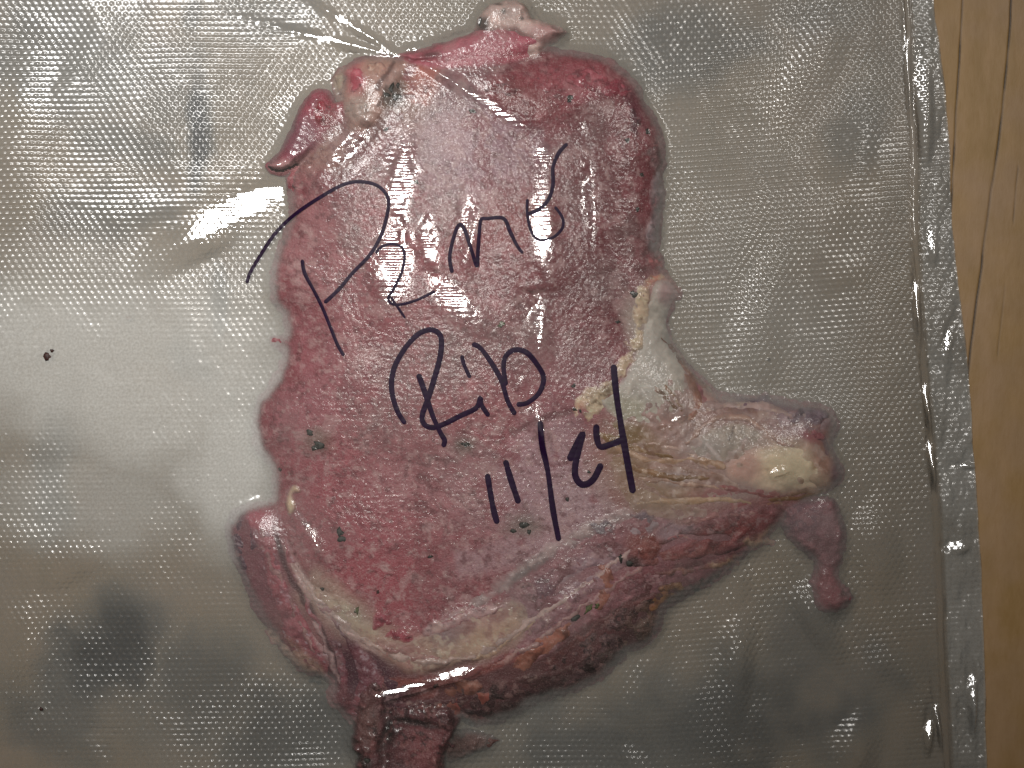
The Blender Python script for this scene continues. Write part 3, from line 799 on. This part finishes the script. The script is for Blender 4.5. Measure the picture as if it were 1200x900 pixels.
flesh("hanging_scrap", [(914, 600), (930, 588), (958, 582), (976, 584), (988, 600), (993, 624), (990, 648), (984, 670), (986, 682), (997, 692), (1000, 706), (984, 718), (964, 718), (953, 704), (951, 684), (955, 664), (944, 650), (922, 632)],
      5.2, 15, M_MUSCLE, (134, 84, 88), [('b', 940, 606, 26, 20, 0, (118, 84, 92), .8, .6), ('b', 976, 608, 14, 16, 0, (156, 116, 118), .7, .6), ('b', 975, 694, 24, 26, 0, (152, 76, 80), .8, .6),
                                         ('b', 991, 698, 4, 4, 0, (84, 26, 30), .8, .5), ('b', 966, 650, 16, 18, 0, (122, 72, 76), .8, .6), ('n', 11, .2, (166, 108, 110), .5, 92)],
      und=.7, fine=.5, fscale=10, zabs=2.6, seed=44, znom=4, rag=4.5)
flesh("fat_drop", [(333, 592), (336, 578), (343, 568), (351, 570), (352, 578), (344, 580), (348, 590), (346, 600), (338, 604)], 13.4, 6, M_FAT, (206, 178, 146), (), und=.1, fine=.1, seed=45, znom=12, rag=1)


def sample(A, u, v):
    x = np.clip((np.asarray(u, float) - U0) / G, 0, len(us) - 1.001)
    y = np.clip((np.asarray(v, float) - V0) / G, 0, len(vs_) - 1.001)
    xi, yi = x.astype(int), y.astype(int)
    fx, fy = x - xi, y - yi
    return (A[yi, xi] * (1 - fx) + A[yi, xi + 1] * fx) * (1 - fy) + (A[yi + 1, xi] * (1 - fx) + A[yi + 1, xi + 1] * fx) * fy


# ------------------------------------------------------------------ herbs and crumbs
def lump_mesh(name, rx, ry, rz, seed):
    import bmesh
    bm = bmesh.new()
    bmesh.ops.create_icosphere(bm, subdivisions=2, radius=1)
    rnd = random.Random(seed)
    dirs = [np.array([rnd.gauss(0, 1) for _ in range(3)]) for _ in range(5)]
    for v in bm.verts:
        p = np.array(v.co)
        k = 1 + sum(0.3 * math.sin(2.9 * float(p @ d) + i) for i, d in enumerate(dirs)) * 0.75
        v.co = (p[0] * rx * k, p[1] * ry * k, p[2] * rz)
    me = bpy.data.meshes.new(name)
    bm.to_mesh(me)
    bm.free()
    me.polygons.foreach_set("use_smooth", np.ones(len(me.polygons), bool))
    return me


MEATB = blur(MEAT, 1.5)
flecks = [(458, 104, 6, 3.5, 1.2, 0), (464, 113, 7, 5, .4, 0), (452, 111, 4, 3, 0, 0), (466, 100, 3, 3, 0, 0), (553, 131, 5, 3.5, 0, 0), (452, 152, 4, 2.5, .4, 0), (398, 624, 4, 6, 0, 0), (402, 631, 6, 4, .4, 0),
          (363, 507, 4.5, 3.5, .3, 0), (374, 522, 8, 4.5, 0, 0), (329, 550, 2.8, 2.8, 0, 2), (546, 521, 5, 4, 0, 0), (588, 380, 4, 4.5, 0, 1), (742, 345, 4.5, 4, .3, 0), (724, 377, 3, 2.4, 0, 0),
          (668, 116, 4.5, 4, 0, 0), (690, 714, 8, 4, .7, 1), (674, 725, 5, 3, .6, 0), (700, 710, 4, 3, .2, 1), (367, 797, 5, 3, 0, 0), (374, 800, 3, 3, 0, 0), (504, 652, 3.5, 2.5, 0, 0), (612, 615, 6, 4, .2, 0),
          (602, 622, 4, 3, 0, 0), (620, 624, 3, 3, 0, 0), (418, 716, 2.5, 4, 0, 1), (511, 803, 2.6, 2.6, 0, 2), (727, 654, 3, 6, .2, 0), (738, 660, 5, 5, 0, 0), (817, 690, 4, 3, 0, 0), (430, 892, 4, 4, 0, 0),
          (673, 480, 3, 2, 0, 0), (680, 482, 2, 2.6, 0, 0), (672, 452, 3, 2, .4, 0), (443, 694, 2.4, 2, 0, 2), (378, 690, 3, 2, .4, 0), (564, 26, 4, 5, .3, 0), (690, 553, 2.6, 2, 0, 0), (665, 585, 2.4, 2.4, 0, 0),
          (735, 165, 3, 4, .3, 0), (758, 155, 3, 5, -.4, 0), (752, 205, 3, 2, 0, 0), (747, 245, 3, 3, 0, 0), (488, 213, 3, 2.4, 0, 0)]
for i, (px, py, rx, ry, rot, kind) in enumerate(flecks):
    z0 = float(sample(MEATB, px, py))
    (u, v), = drop([(px, py)], z0)
    z = float(sample(MEATB, u, v))
    me = lump_mesh("herb_fleck", rx * S * .85, ry * S * .85, 0.00014, i)
    o = link("herb_fleck", me, [M_HERB, M_HERB_G, M_PEPPER][kind], steak)
    o.location = (wx(u), wy(v), z * 0.001 + 0.00004)
    o.rotation_euler = (0, 0, rot)
    rr = max(rx, ry)
    w = np.exp(-(((UU - u) ** 2 + (VV - v) ** 2) / (rr * 1.1) ** 2))
    MEAT = np.maximum(MEAT, np.where(w > 0.3, z + 0.12, 0) * (w > 0.3))

crumb = empty("pepper_crumb", "tiny dark reddish brown crumb trapped in the bag left of the steak", "crumb")
for (px, py, rx, ry) in [(57, 418, 5, 4.5), (62, 411, 2.4, 1.8)]:
    o = link("crumb_piece", lump_mesh("crumb_piece", rx * S, ry * S, 0.0005, px), M_PEPPER, crumb)
    o.location = (wx(px), wy(py), 0.0014)
    MEAT = np.maximum(MEAT, np.where((UU - px) ** 2 + (VV - py) ** 2 < 30, 1.7, 0))
for (px, py, r, lb) in [(152, 373, 3, "faint tan fleck in the bag above the pale patch, left of the letter P"),
                        (50, 830, 2, "tiny dark fleck in the bag near the lower left corner"),
                        (900, 421, 1.6, "tiny black speck in the bag right of the steak, above the bone")]:
    o = link("stray_fleck", lump_mesh("stray_fleck", r * S, r * S * .8, 0.0003, px), M_PEPPER if px != 152 else M_CRUST, None, label=lb, category="fleck")
    if px == 152:
        add_attr(o.data, "tone", np.tile(lin((130, 96, 70)), (len(o.data.vertices), 1)))
    o.location = (wx(px), wy(py), 0.0012)

# ------------------------------------------------------------------ the bag: shape of the top film
edge_x = smooth_pts([(1085, -160), (1093, 0), (1103, 80), (1111, 160), (1114, 240), (1119, 310), (1128, 380), (1134, 440), (1139, 520), (1143, 580), (1149, 680), (1152, 780), (1155, 900), (1157, 1020)], 6, False)
seal_x = smooth_pts([(1051, -160), (1057, 0), (1060, 80), (1064, 160), (1066, 230), (1068, 320), (1074, 400), (1080, 470), (1086, 540), (1092, 600), (1096, 700), (1100, 800), (1105, 900), (1110, 1020)], 6, False)
EX = np.interp(vs_, edge_x[:, 1], edge_x[:, 0])[:, None] + 0.6 * vnoise(np.zeros_like(vs_), vs_, 25, 4)[:, None]
SX = np.interp(vs_, seal_x[:, 1], seal_x[:, 0])[:, None] + 0.8 * vnoise(np.zeros_like(vs_) + 9, vs_, 30, 6)[:, None]
SW = 10.0

# relaxed membrane stretched over the meat (coarse), pressed down by the outside air
st = 2
cu, cv = us[::st], vs_[::st]
CU, CV = np.meshgrid(cu, cv)
mx = MEAT.copy()
for _ in range(3):
    Pm = np.pad(mx, 1, mode='edge')
    mx = np.maximum(mx, np.maximum(np.maximum(Pm[:-2, 1:-1], Pm[2:, 1:-1]), np.maximum(Pm[1:-1, :-2], Pm[1:-1, 2:])))
Mc = blur(mx, 4.5)[::st, ::st] + 0.12
pock = 0.9 + 0.9 * np.clip(fbm(CU, CV, 150, 2, 101), -0.2, 1) + 0.5 * np.clip(fbm(CU, CV, 60, 2, 105), 0, 1)
folds = [   # taut shiny creases
    ([(470, 62), (510, 50), (548, 36)], 3, .5),
]
ridges = [
    ([(868, 655), (864, 700), (860, 745), (862, 800)], 11, 1.6), ([(905, 628), (925, 660), (940, 700), (958, 740)], 10, 1.4),
    ([(1040, 760), (1015, 800), (1000, 850), (1000, 910)], 16, 1.6), ([(715, 840), (728, 870), (745, 905)], 8, 1.0), ([(780, 740), (750, 800), (735, 850)], 14, .8),
    ([(980, 20), (950, 60), (920, 100), (890, 150)], 16, 1.2), ([(1010, 130), (1000, 200), (960, 280)], 22, 1.0), ([(840, 120), (900, 110), (960, 80)], 10, .6),
    ([(40, 610), (30, 680), (15, 760)], 26, 1.6), ([(130, 600), (60, 690), (20, 800)], 18, .9), ([(60, 20), (40, 80), (20, 150)], 22, 1.0), ([(120, 0), (110, 60), (60, 130)], 16, .7),
    ([(190, 150), (250, 150), (300, 120)], 26, .9), ([(220, 190), (200, 230), (150, 240)], 20, .7), ([(880, 200), (870, 300), (850, 380)], 26, .8),
    ([(100, 860), (110, 880), (130, 910)], 9, .8), ([(960, 520), (1000, 600), (1030, 640)], 18, .7),
]
RID = np.zeros_like(CU)
for pts, w, h in ridges:
    d, tt = line_dist(smooth_pts(pts, 4, False), CU, CV)
    RID = np.maximum(RID, .45 * h * np.exp(-(d / w) ** 2) * sstep(0, .22, tt + .03) * sstep(1.03, .75, tt))
FOLD = np.zeros_like(CU)
for pts, w, h in folds:
    d, tt = line_dist(smooth_pts(pts, 4, False), CU, CV)
    e = np.exp(-(d / w) ** 2) * sstep(0, .25, tt + .03) * sstep(1.03, .85, tt)
    RID = RID + h * e
    FOLD = np.maximum(FOLD, np.exp(-(d / (w * 1.1)) ** 2) * sstep(0, .25, tt + .03) * sstep(1.03, .85, tt))
obs = np.maximum(Mc, pock)
F = obs.copy()
g = 0.11
for it in range(500):
    Pd = np.pad(F, 1, mode='edge')
    av = 0.25 * (Pd[:-2, 1:-1] + Pd[2:, 1:-1] + Pd[1:-1, :-2] + Pd[1:-1, 2:])
    F = np.maximum(obs, av - g)
F = blur(F, 1.0) + RID
# back to the fine grid
xi = np.clip((us - U0) / (G * st), 0, len(cu) - 1.001)
yi = np.clip((vs_ - V0) / (G * st), 0, len(cv) - 1.001)
x0 = xi.astype(int); y0 = yi.astype(int)
fx = (xi - x0)[None, :]; fy = (yi - y0)[:, None]
FF = (F[y0][:, x0] * (1 - fx) + F[y0][:, x0 + 1] * fx) * (1 - fy) + (F[y0 + 1][:, x0] * (1 - fx) + F[y0 + 1][:, x0 + 1] * fx) * fy
FF = blur(FF, 1.4)
FOLD_F = (FOLD[y0][:, x0] * (1 - fx) + FOLD[y0][:, x0 + 1] * fx) * (1 - fy) + (FOLD[y0 + 1][:, x0] * (1 - fx) + FOLD[y0 + 1][:, x0 + 1] * fx) * fy
# flat stretched facets of the film, each facing the kitchen lamp enough to flash
FACET = np.zeros_like(FF)
facets = [(471, 212, 52, 14, 96, 0, 1), (460, 312, 46, 21, 100, 0, 1), (503, 292, 40, 9, 84, 0, 1), (530, 350, 40, 13, 40, 0, 1), (637, 182, 15, 9, 90, 0, 1), (637, 265, 54, 11, 88, 0, 1),
          (628, 372, 42, 10, 84, .035, .8), (548, 270, 40, 8, 95, .045, .7), (408, 172, 40, 10, -42, .05, .6), (690, 230, 60, 10, 84, .06, .6),
          (268, 250, 92, 17, -33, 0, 1), (468, 809, 44, 5.5, -14, 0, 1), (530, 790, 26, 7, -16, .03, .8), (566, 119, 62, 4.5, 33, 0, 1), (388, 47, 90, 4, 14, 0, 1), (405, 26, 66, 3.5, 32, .02, .9),
          (512, 50, 40, 3, -20, .03, .8), (905, 552, 16, 6, 0, .03, .6), (790, 492, 16, 5, -25, .03, .5), (625, 480, 40, 8, 70, .06, .5), (360, 620, 30, 6, 60, .05, .5),
          # gentler swells of the loose film, which only brighten the quilting
          (864, 728, 75, 16, 93, .02, .2), (938, 690, 60, 15, 62, .03, .2), (1000, 845, 70, 24, 100, .02, .2), (735, 878, 50, 12, 60, .02, .2), (925, 95, 90, 26, -55, .03, .2),
          (24, 700, 110, 36, 105, .03, .2), (40, 90, 90, 36, 100, .03, .2), (100, 640, 60, 20, -30, .03, .2), (1010, 600, 60, 22, 70, .03, .2), (880, 330, 90, 30, 95, .04, .2), (150, 240, 60, 22, -10, .04, .2), (330, 120, 30, 16, -70, .03, .2)]


def apply_facet(FF, FACET, cx, cy, hl, hw, ang, bias, al):
    zc = float(sample(FF, cx, cy))
    (u, v), = drop([(cx, cy)], zc)
    P = np.array((wx(u), wy(v), zc * .001))
    l = (CEILING if sample(MEAT, u, v) > 4 and cy < 700 and al > .3 else KITCHEN) - P
    c_ = np.array((0, 0, HC)) - P
    h_ = l / np.linalg.norm(l) + c_ / np.linalg.norm(c_)
    sx, sy = -h_[0] / h_[2] + bias, -h_[1] / h_[2] - bias * .5      # slopes dz/dx, dz/dy
    ca, sa = math.cos(math.radians(ang)), math.sin(math.radians(ang))
    w = window(np.array([(u - hl * 2, v - hl * 2), (u + hl * 2, v + hl * 2)]), 4)
    X, Y = UU[w], VV[w]
    if X.size == 0:
        return
    dx, dy = X - u, Y - v
    wob = 1 + .45 * fbm(X, Y, 22, 3, 176)
    r = np.sqrt(((dx * ca + dy * sa) / hl) ** 2 + ((-dx * sa + dy * ca) / hw) ** 2)
    rw = r * wob
    soft = al < .3
    m = .4 * sstep(1.9, 0, r) if soft else sstep(1.7, .5, r)
    # the facet keeps the film's height at its middle and takes the lamp-facing tilt
    plane = zc + (0.05 if soft else .5 if 700 < cy and cx < 600 else .12) + (sx * ca - sy * sa) * (dx * ca + dy * sa) * S * 1000 + (-sx * sa - sy * ca) * (-dx * sa + dy * ca) * S * 1000
    FF[w] = FF[w] * (1 - m) + np.maximum(plane + .05 * fbm(X, Y, 30, 2, 178), .5) * m
    FACET[w] = np.maximum(FACET[w], al * sstep(1.25, .55, rw))


for f_ in facets:
    apply_facet(FF, FACET, *f_[:3], f_[3] * (1.3 if f_[6] > .65 else 1), *f_[4:])
FF = blur(FF, 1.3)
GAP = FF - MEAT
over = sstep(1.9, 0.7, GAP) * (MEAT > 2)            # where the film clings to meat
over = blur(over, 2.0)
onm = blur((MEAT > 1.9).astype(float), 2.0)

# seal and margin on the right, flat rim elsewhere
s = UU - SX
flat = sstep(-46, -6, s)
FF = FF * (1 - flat) + (0.75 + 0.25 * fbm(UU, VV, 60, 2, 120)) * flat
bead = np.exp(-((s - SW * .5) / (SW * .33)) ** 2)
FF = np.where(s > -6, FF + 0.55 * bead * (0.75 + 0.5 * fbm(UU, VV, 45, 2, 122)), FF)
marg = sstep(SW * .8, SW * 1.4, s)
FF = FF + marg * (0.35 + 0.5 * fbm(UU, VV, 90, 2, 125) + 0.5 * fbm(UU * 3, VV, 26, 2, 127))
for f_ in [(1091, 282, 20, 5, 86, 0, 1), (1073, 345, 46, 3.5, 87, 0, 1), (1110, 398, 18, 5, 102, 0, 1), (1084, 460, 40, 3, 84, .01, .9), (1090, 530, 30, 3.5, 84, 0, 1), (1062, 60, 60, 3, 87, .02, .8), (1128, 545, 12, 3, 5, 0, .9),
           (1088, 850, 24, 5, 92, 0, 1), (1096, 830, 34, 2.5, 82, .01, .9), (1080, 100, 60, 9, 86, .03, .5), (1118, 640, 14, 7, 0, .03, .6), (1138, 800, 40, 5, 88, .04, .5)]:
    apply_facet(FF, FACET, *f_)
for lim, arr in ((60, UU - U0), (60, VV - V0), (60, V1 - VV)):
    FF = FF * sstep(0, lim, arr) + 0.6 * (1 - sstep(0, lim, arr))

# embossed quilting of the film: staggered rows of little domes
wu = UU + 1.2 * fbm(UU, VV, 90, 2, 130) + 0.02 * (VV - 450)
wv = VV + 1.8 * fbm(UU, VV, 110, 2, 133) + 0.07 * np.maximum(UU - 760, 0) + 0.01 * (UU - 600)
pu, pv = 8.2, 12.6
emb = np.cos(2 * np.pi * wu / pu) * np.cos(2 * np.pi * wv / pv)
lines = sstep(.1, .6, fbm(UU, VV, 80, 2, 137))
emb = np.sign(emb) * np.abs(emb) ** 0.8 * (1 - .5 * lines) + .4 * lines * np.cos(4 * np.pi * wv / pv)
rows = np.cos(4 * np.pi * wv / pv)
relief = sstep(-0.55, 0.45, fbm(UU, VV, 120, 3, 140)) * (0.6 + 0.4 * sstep(-.5, .5, fbm(UU, VV, 40, 2, 143)))
relief = 0.34 + 0.66 * relief
relief *= 1 + .45 * fbm(UU, VV, 9, 2, 146) + .2 * fbm(UU, VV, 4, 1, 149)
wet = np.zeros_like(UU)                               # pale wet area where the film lies smooth
for (cx, cy, rx, ry, a) in [(190, 470, 150, 130, 1.0), (60, 430, 110, 90, .9), (265, 560, 70, 90, 1.0), (230, 640, 70, 60, .6), (150, 600, 80, 70, .6), (110, 90, 70, 60, .4), (330, 30, 90, 40, .6), (770, 30, 110, 60, .5), (1005, 170, 40, 30, .5), (930, 800, 60, 90, .6)]:
    X = UU - cx + 18 * fbm(UU, VV, 50, 2, 150)
    Y = VV - cy + 18 * fbm(UU, VV, 50, 2, 152)
    wet = np.maximum(wet, a * sstep(1.3, .5, np.sqrt((X / rx) ** 2 + (Y / ry) ** 2)))
amp = 0.145 * relief * (1 - 0.72 * wet) * (1 - 0.86 * over) * (1 - .6 * FOLD_F) * (1 - .78 * FACET)
amp *= np.where(s > -3, 1 - 0.97 * np.exp(-((s - SW * .5) / (SW * .55)) ** 4), 1)
grain = fbm(UU, VV, 3.0, 2, 160, .6) * 0.05 * over * (1 - .9 * FACET) + .026 * rows * FACET * over * (0.6 + 0.9 * fbm(UU, VV, 24, 2, 168)) + fbm(UU, VV, 9, 2, 163) * 0.05 * wet + fbm(UU, VV, 14, 2, 166) * .03
F_SMOOTH = FF.copy()
FF = FF + amp * (emb + 0.5 * rows + 0.25 * fbm(UU, VV, 60, 2, 135) * np.cos(2 * np.pi * wv / pv)) + grain
FF = np.maximum(FF, np.where(MEAT > 1.9, MEAT + 0.08, 0.35))

haze = 0.29 + 0.10 * fbm(UU, VV, 130, 3, 170)
haze = haze * (1 - onm) + onm * (0.05 + 0.16 * (1 - sstep(1.2, 2.6, MEAT)) + 0.22 * np.clip(fbm(UU, VV, 80, 3, 173), 0, 1) + 0.10 * sstep(0.8, 4, GAP))
milk = np.zeros_like(UU)
for (cx, cy, rx, ry, a) in [(190, 440, 190, 150, 1.), (60, 420, 150, 120, .95), (265, 540, 80, 110, 1.), (110, 580, 150, 70, .6), (300, 320, 70, 60, .5), (120, 330, 150, 60, .5), (90, 90, 120, 90, .2), (900, 420, 150, 90, .25), (850, 260, 90, 160, .15)]:
    X = UU - cx + 26 * fbm(UU, VV, 70, 3, 180)
    Y = VV - cy + 26 * fbm(UU, VV, 70, 3, 183)
    milk = np.maximum(milk, a * sstep(1.35, .3, np.sqrt((X / rx) ** 2 + (Y / ry) ** 2)))
milk *= (1 - onm)
milk = np.maximum(milk, (.2 + .25 * fbm(UU, VV, 70, 2, 192)) * sstep(SW, SW + 4, s))
clearer = np.zeros_like(UU)
for (cx, cy, rx, ry, a) in [(231, 150, 22, 96, 1.0), (128, 755, 60, 90, .7), (280, 820, 120, 70, .45), (60, 880, 100, 40, .4), (300, 30, 90, 40, .3), (800, 60, 80, 60, .4), (860, 850, 180, 70, .4), (1010, 170, 40, 60, .4), (1030, 420, 40, 90, .3)]:
    X = UU - cx + .5 * rx * fbm(UU, VV, 70, 3, 186)
    Y = VV - cy + 26 * fbm(UU, VV, 70, 3, 189)
    clearer = np.maximum(clearer, a * sstep(1.3, .2, np.sqrt((X / rx) ** 2 + (Y / ry) ** 2)))
haze = haze * (1 - .6 * clearer)
rimz = np.clip(blur(onm, 9) * 1.9, 0, 1) * (1 - onm)
haze = haze + .14 * onm * sstep(900, 930, UU) * sstep(585, 605, VV)
haze = np.clip(haze + 0.34 * milk + 0.10 * rimz + 0.14 * sstep(SW, SW + 4, s), 0, 1)
clear_seal = np.exp(-((s - SW * .45) / (SW * .55)) ** 4)
haze = haze * (1 - .45 * np.where(s > -8, clear_seal, 0))

bag = empty("vacuum_bag", "clear embossed vacuum bag with handwritten marker lettering, lying on the wood", "plastic bag")
border = np.minimum(np.minimum(UU - (U0 + 12 + 2 * fbm(UU, VV, 60, 2, 190)), VV - (V0 + 12)), (V1 - 10) - VV)
smooth = np.clip(np.maximum(FACET, FOLD_F), 0, 1)
gloss = 0.68 * (1 - over) + over * 0.46
gloss = gloss * (1 - smooth) + 1.9 * smooth
gloss = gloss + .5 * sstep(SW, SW + 3, s)
rough = 0.19 - 0.12 * smooth - 0.02 * over * (1 - smooth)
rough = np.where(s > -8, rough * (1 - np.exp(-((s - SW * .5) / (SW * .6)) ** 4)) + 0.10 * np.exp(-((s - SW * .5) / (SW * .6)) ** 4), rough)
att = {"dark": np.zeros_like(haze), "gloss": gloss, "haze": haze, "milk": milk, "rough": rough, "fine": np.clip(over * (1 - .97 * smooth) * .27, 0, 1)}
link("top_film", grid_mesh("top_film", UU, VV, FF, np.minimum(border, 1.0 - s), att), M_FILM, bag)
link("side_seal", grid_mesh("side_seal", UU, VV, FF, np.minimum(border, np.minimum(s - 0.9, SW + .1 - s)), att), M_SEAL, bag)
link("seal_margin", grid_mesh("seal_margin", UU, VV, FF, np.minimum(border, np.minimum(s - SW, EX - UU)), att), M_FILM, bag)
# back film flat on the table
k = 4
bz = np.full(UU[::k, ::k].shape, 0.22) + 0.05 * fbm(UU[::k, ::k], VV[::k, ::k], 60, 2, 195)
dk = np.zeros_like(UU)                    # dark reflections and dim areas, painted as patches into the back film's haze
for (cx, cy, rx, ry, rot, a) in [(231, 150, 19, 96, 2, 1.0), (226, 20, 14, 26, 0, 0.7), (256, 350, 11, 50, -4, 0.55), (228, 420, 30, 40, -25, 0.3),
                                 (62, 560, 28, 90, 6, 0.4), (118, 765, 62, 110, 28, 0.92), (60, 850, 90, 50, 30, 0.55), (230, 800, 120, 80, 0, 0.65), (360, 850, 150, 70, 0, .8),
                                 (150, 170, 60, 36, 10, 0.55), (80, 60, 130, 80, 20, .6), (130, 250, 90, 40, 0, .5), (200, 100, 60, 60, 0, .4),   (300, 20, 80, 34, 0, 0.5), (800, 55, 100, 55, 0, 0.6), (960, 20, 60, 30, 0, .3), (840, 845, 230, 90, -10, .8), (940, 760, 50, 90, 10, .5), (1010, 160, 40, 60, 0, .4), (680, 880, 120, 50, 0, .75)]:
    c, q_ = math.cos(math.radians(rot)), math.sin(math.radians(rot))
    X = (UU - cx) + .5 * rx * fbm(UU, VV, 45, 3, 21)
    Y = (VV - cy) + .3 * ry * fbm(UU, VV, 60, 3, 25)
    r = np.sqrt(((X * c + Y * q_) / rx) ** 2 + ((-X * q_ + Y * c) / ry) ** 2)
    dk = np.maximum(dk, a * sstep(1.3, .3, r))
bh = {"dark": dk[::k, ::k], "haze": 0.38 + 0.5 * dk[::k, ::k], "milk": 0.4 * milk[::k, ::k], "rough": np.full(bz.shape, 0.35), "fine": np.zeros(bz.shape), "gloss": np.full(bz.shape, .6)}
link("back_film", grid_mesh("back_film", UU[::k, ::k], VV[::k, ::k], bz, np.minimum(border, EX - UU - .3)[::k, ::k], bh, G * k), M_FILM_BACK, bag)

# ------------------------------------------------------------------ handwriting on the film
words = [
    ("marker_word", "word Prime in black marker, upper line", [
        ([(289, 332), (293, 320), (304, 301), (323, 273), (347, 250), (377, 230), (403, 216), (423, 213), (443, 218), (455, 233), (453, 254), (446, 277), (433, 299), (413, 320), (397, 339), (380, 355)], 2.3),
        ([(354, 304), (357, 320), (368, 341), (378, 361), (387, 383), (395, 403), (403, 417)], 2.4),
        ([(440, 297), (447, 289), (460, 286), (471, 290), (474, 301), (471, 318), (462, 337), (455, 351), (465, 357), (487, 352), (510, 341)], 1.9),
        ([(458, 348), (466, 360), (475, 373)], 1.6),
        ([(530, 320), (527, 303), (530, 284), (536, 266), (541, 264), (546, 273), (553, 295), (559, 312), (560, 295), (562, 268), (564, 257), (571, 256), (590, 256), (598, 272), (606, 288), (613, 297)], 2.3),
        ([(665, 168), (655, 179), (648, 196), (648, 216), (643, 233), (632, 245), (618, 251)], 2.4),
        ([(618, 233), (618, 252), (623, 272), (632, 281), (648, 278), (659, 267), (659, 255), (650, 242)], 1.9)]),
    ("marker_word", "word Rib in black marker, middle line", [
        ([(475, 497), (465, 480), (459, 457), (461, 434), (472, 412), (487, 394), (500, 387), (511, 388), (517, 397), (516, 417), (510, 440), (502, 466), (495, 486), (497, 497), (507, 501), (520, 497), (540, 487), (558, 478), (563, 466), (564, 474), (573, 488)], 3.0),
        ([(490, 438), (498, 460), (507, 487), (516, 507), (521, 516), (519, 524)], 3.0),
        ([(541, 416), (544, 428), (551, 443)], 2.4),
        ([(553, 403), (563, 408), (577, 427), (588, 447), (595, 470), (604, 486)], 2.9),
        ([(593, 452), (590, 430), (593, 417), (603, 410), (617, 413), (630, 428), (637, 443), (632, 460), (618, 472), (605, 474)], 3.0)]),
    ("marker_word", "date 11/24 in black marker, lowest line", [
        ([(571, 555), (575, 580), (579, 600), (583, 614)], 3.3),
        ([(592, 539), (598, 560), (608, 590)], 3.3),
        ([(633, 493), (635, 520), (642, 553), (648, 597), (655, 634)], 3.2),
        ([(667, 540), (675, 522), (683, 508), (678, 527), (674, 547), (675, 560), (683, 568), (695, 562), (705, 543)], 3.9),
        ([(699, 497), (699, 510), (703, 523), (715, 521), (730, 515)], 3.7),
        ([(719, 427), (722, 460), (728, 500), (735, 540), (742, 578)], 3.8)]),
]


def stroke_mesh(pts, w, seed):
    P = smooth_pts(pts, 10, False)
    z = sample(F_SMOOTH, P[:, 0], P[:, 1])
    for _ in range(2):
        kk = 1 - z * 0.001 / HC
        Q = np.stack([600 + (P[:, 0] - 600) * kk, 450 + (P[:, 1] - 450) * kk], 1)
        z = sample(F_SMOOTH, Q[:, 0], Q[:, 1])
    # even resampling
    L = np.concatenate([[0], np.cumsum(np.hypot(*np.diff(Q, axis=0).T))])
    n = max(int(L[-1] / 1.3), 4)
    t = np.linspace(0, L[-1], n)
    C = np.stack([np.interp(t, L, Q[:, 0]), np.interp(t, L, Q[:, 1])], 1)
    T = np.gradient(C, axis=0)
    T = np.stack([blur(T[:, :1], 1.0)[:, 0], blur(T[:, 1:], 1.0)[:, 0]], 1)
    T /= np.linalg.norm(T, axis=1)[:, None] + 1e-9
    N = np.stack([-T[:, 1], T[:, 0]], 1)
    r = np.random.RandomState(seed)
    wob = 1 + 0.12 * np.interp(np.arange(n), np.linspace(0, n, 8), r.uniform(-1, 1, 8))
    end = np.minimum(t, L[-1] - t)
    cap = np.sqrt(np.clip(1 - (1 - np.clip(end / w, 0, 1)) ** 2, 0.03, 1))
    W = w * wob * cap
    m = 5
    rows_ = []
    for k in range(m):
        rows_.append(C + N * (W * (2 * k / (m - 1) - 1))[:, None])
    R = np.stack(rows_, 1)                        # n x m x 2
    Z = sample(FF, R[..., 0], R[..., 1]) * 0.35 + sample(F_SMOOTH, R[..., 0], R[..., 1]) * 0.65
    Z = np.maximum(Z, sample(FF, R[..., 0], R[..., 1])) + 0.035
    Z[:, 0] -= 0.02
    Z[:, -1] -= 0.02
    idx = np.arange(n * m).reshape(n, m)
    q = np.stack([idx[:-1, :-1].ravel(), idx[:-1, 1:].ravel(), idx[1:, 1:].ravel(), idx[1:, :-1].ravel()], 1)
    co = np.stack([wx(R[..., 0]).ravel(), wy(R[..., 1]).ravel(), Z.ravel() * 0.001], 1)
    return mesh_from_arrays("pen_stroke", co, q[:, ::-1])


sd = 0
for nm, lb, strokes in words:
    w0 = None
    for pts, w in strokes:
        me = stroke_mesh(pts, w * (.9 if 'Prime' in lb else 1), sd)
        sd += 1
        if w0 is None:
            w0 = link(nm, me, M_INK, bag, label=lb)
        else:
            link("pen_stroke", me, M_INK, w0)
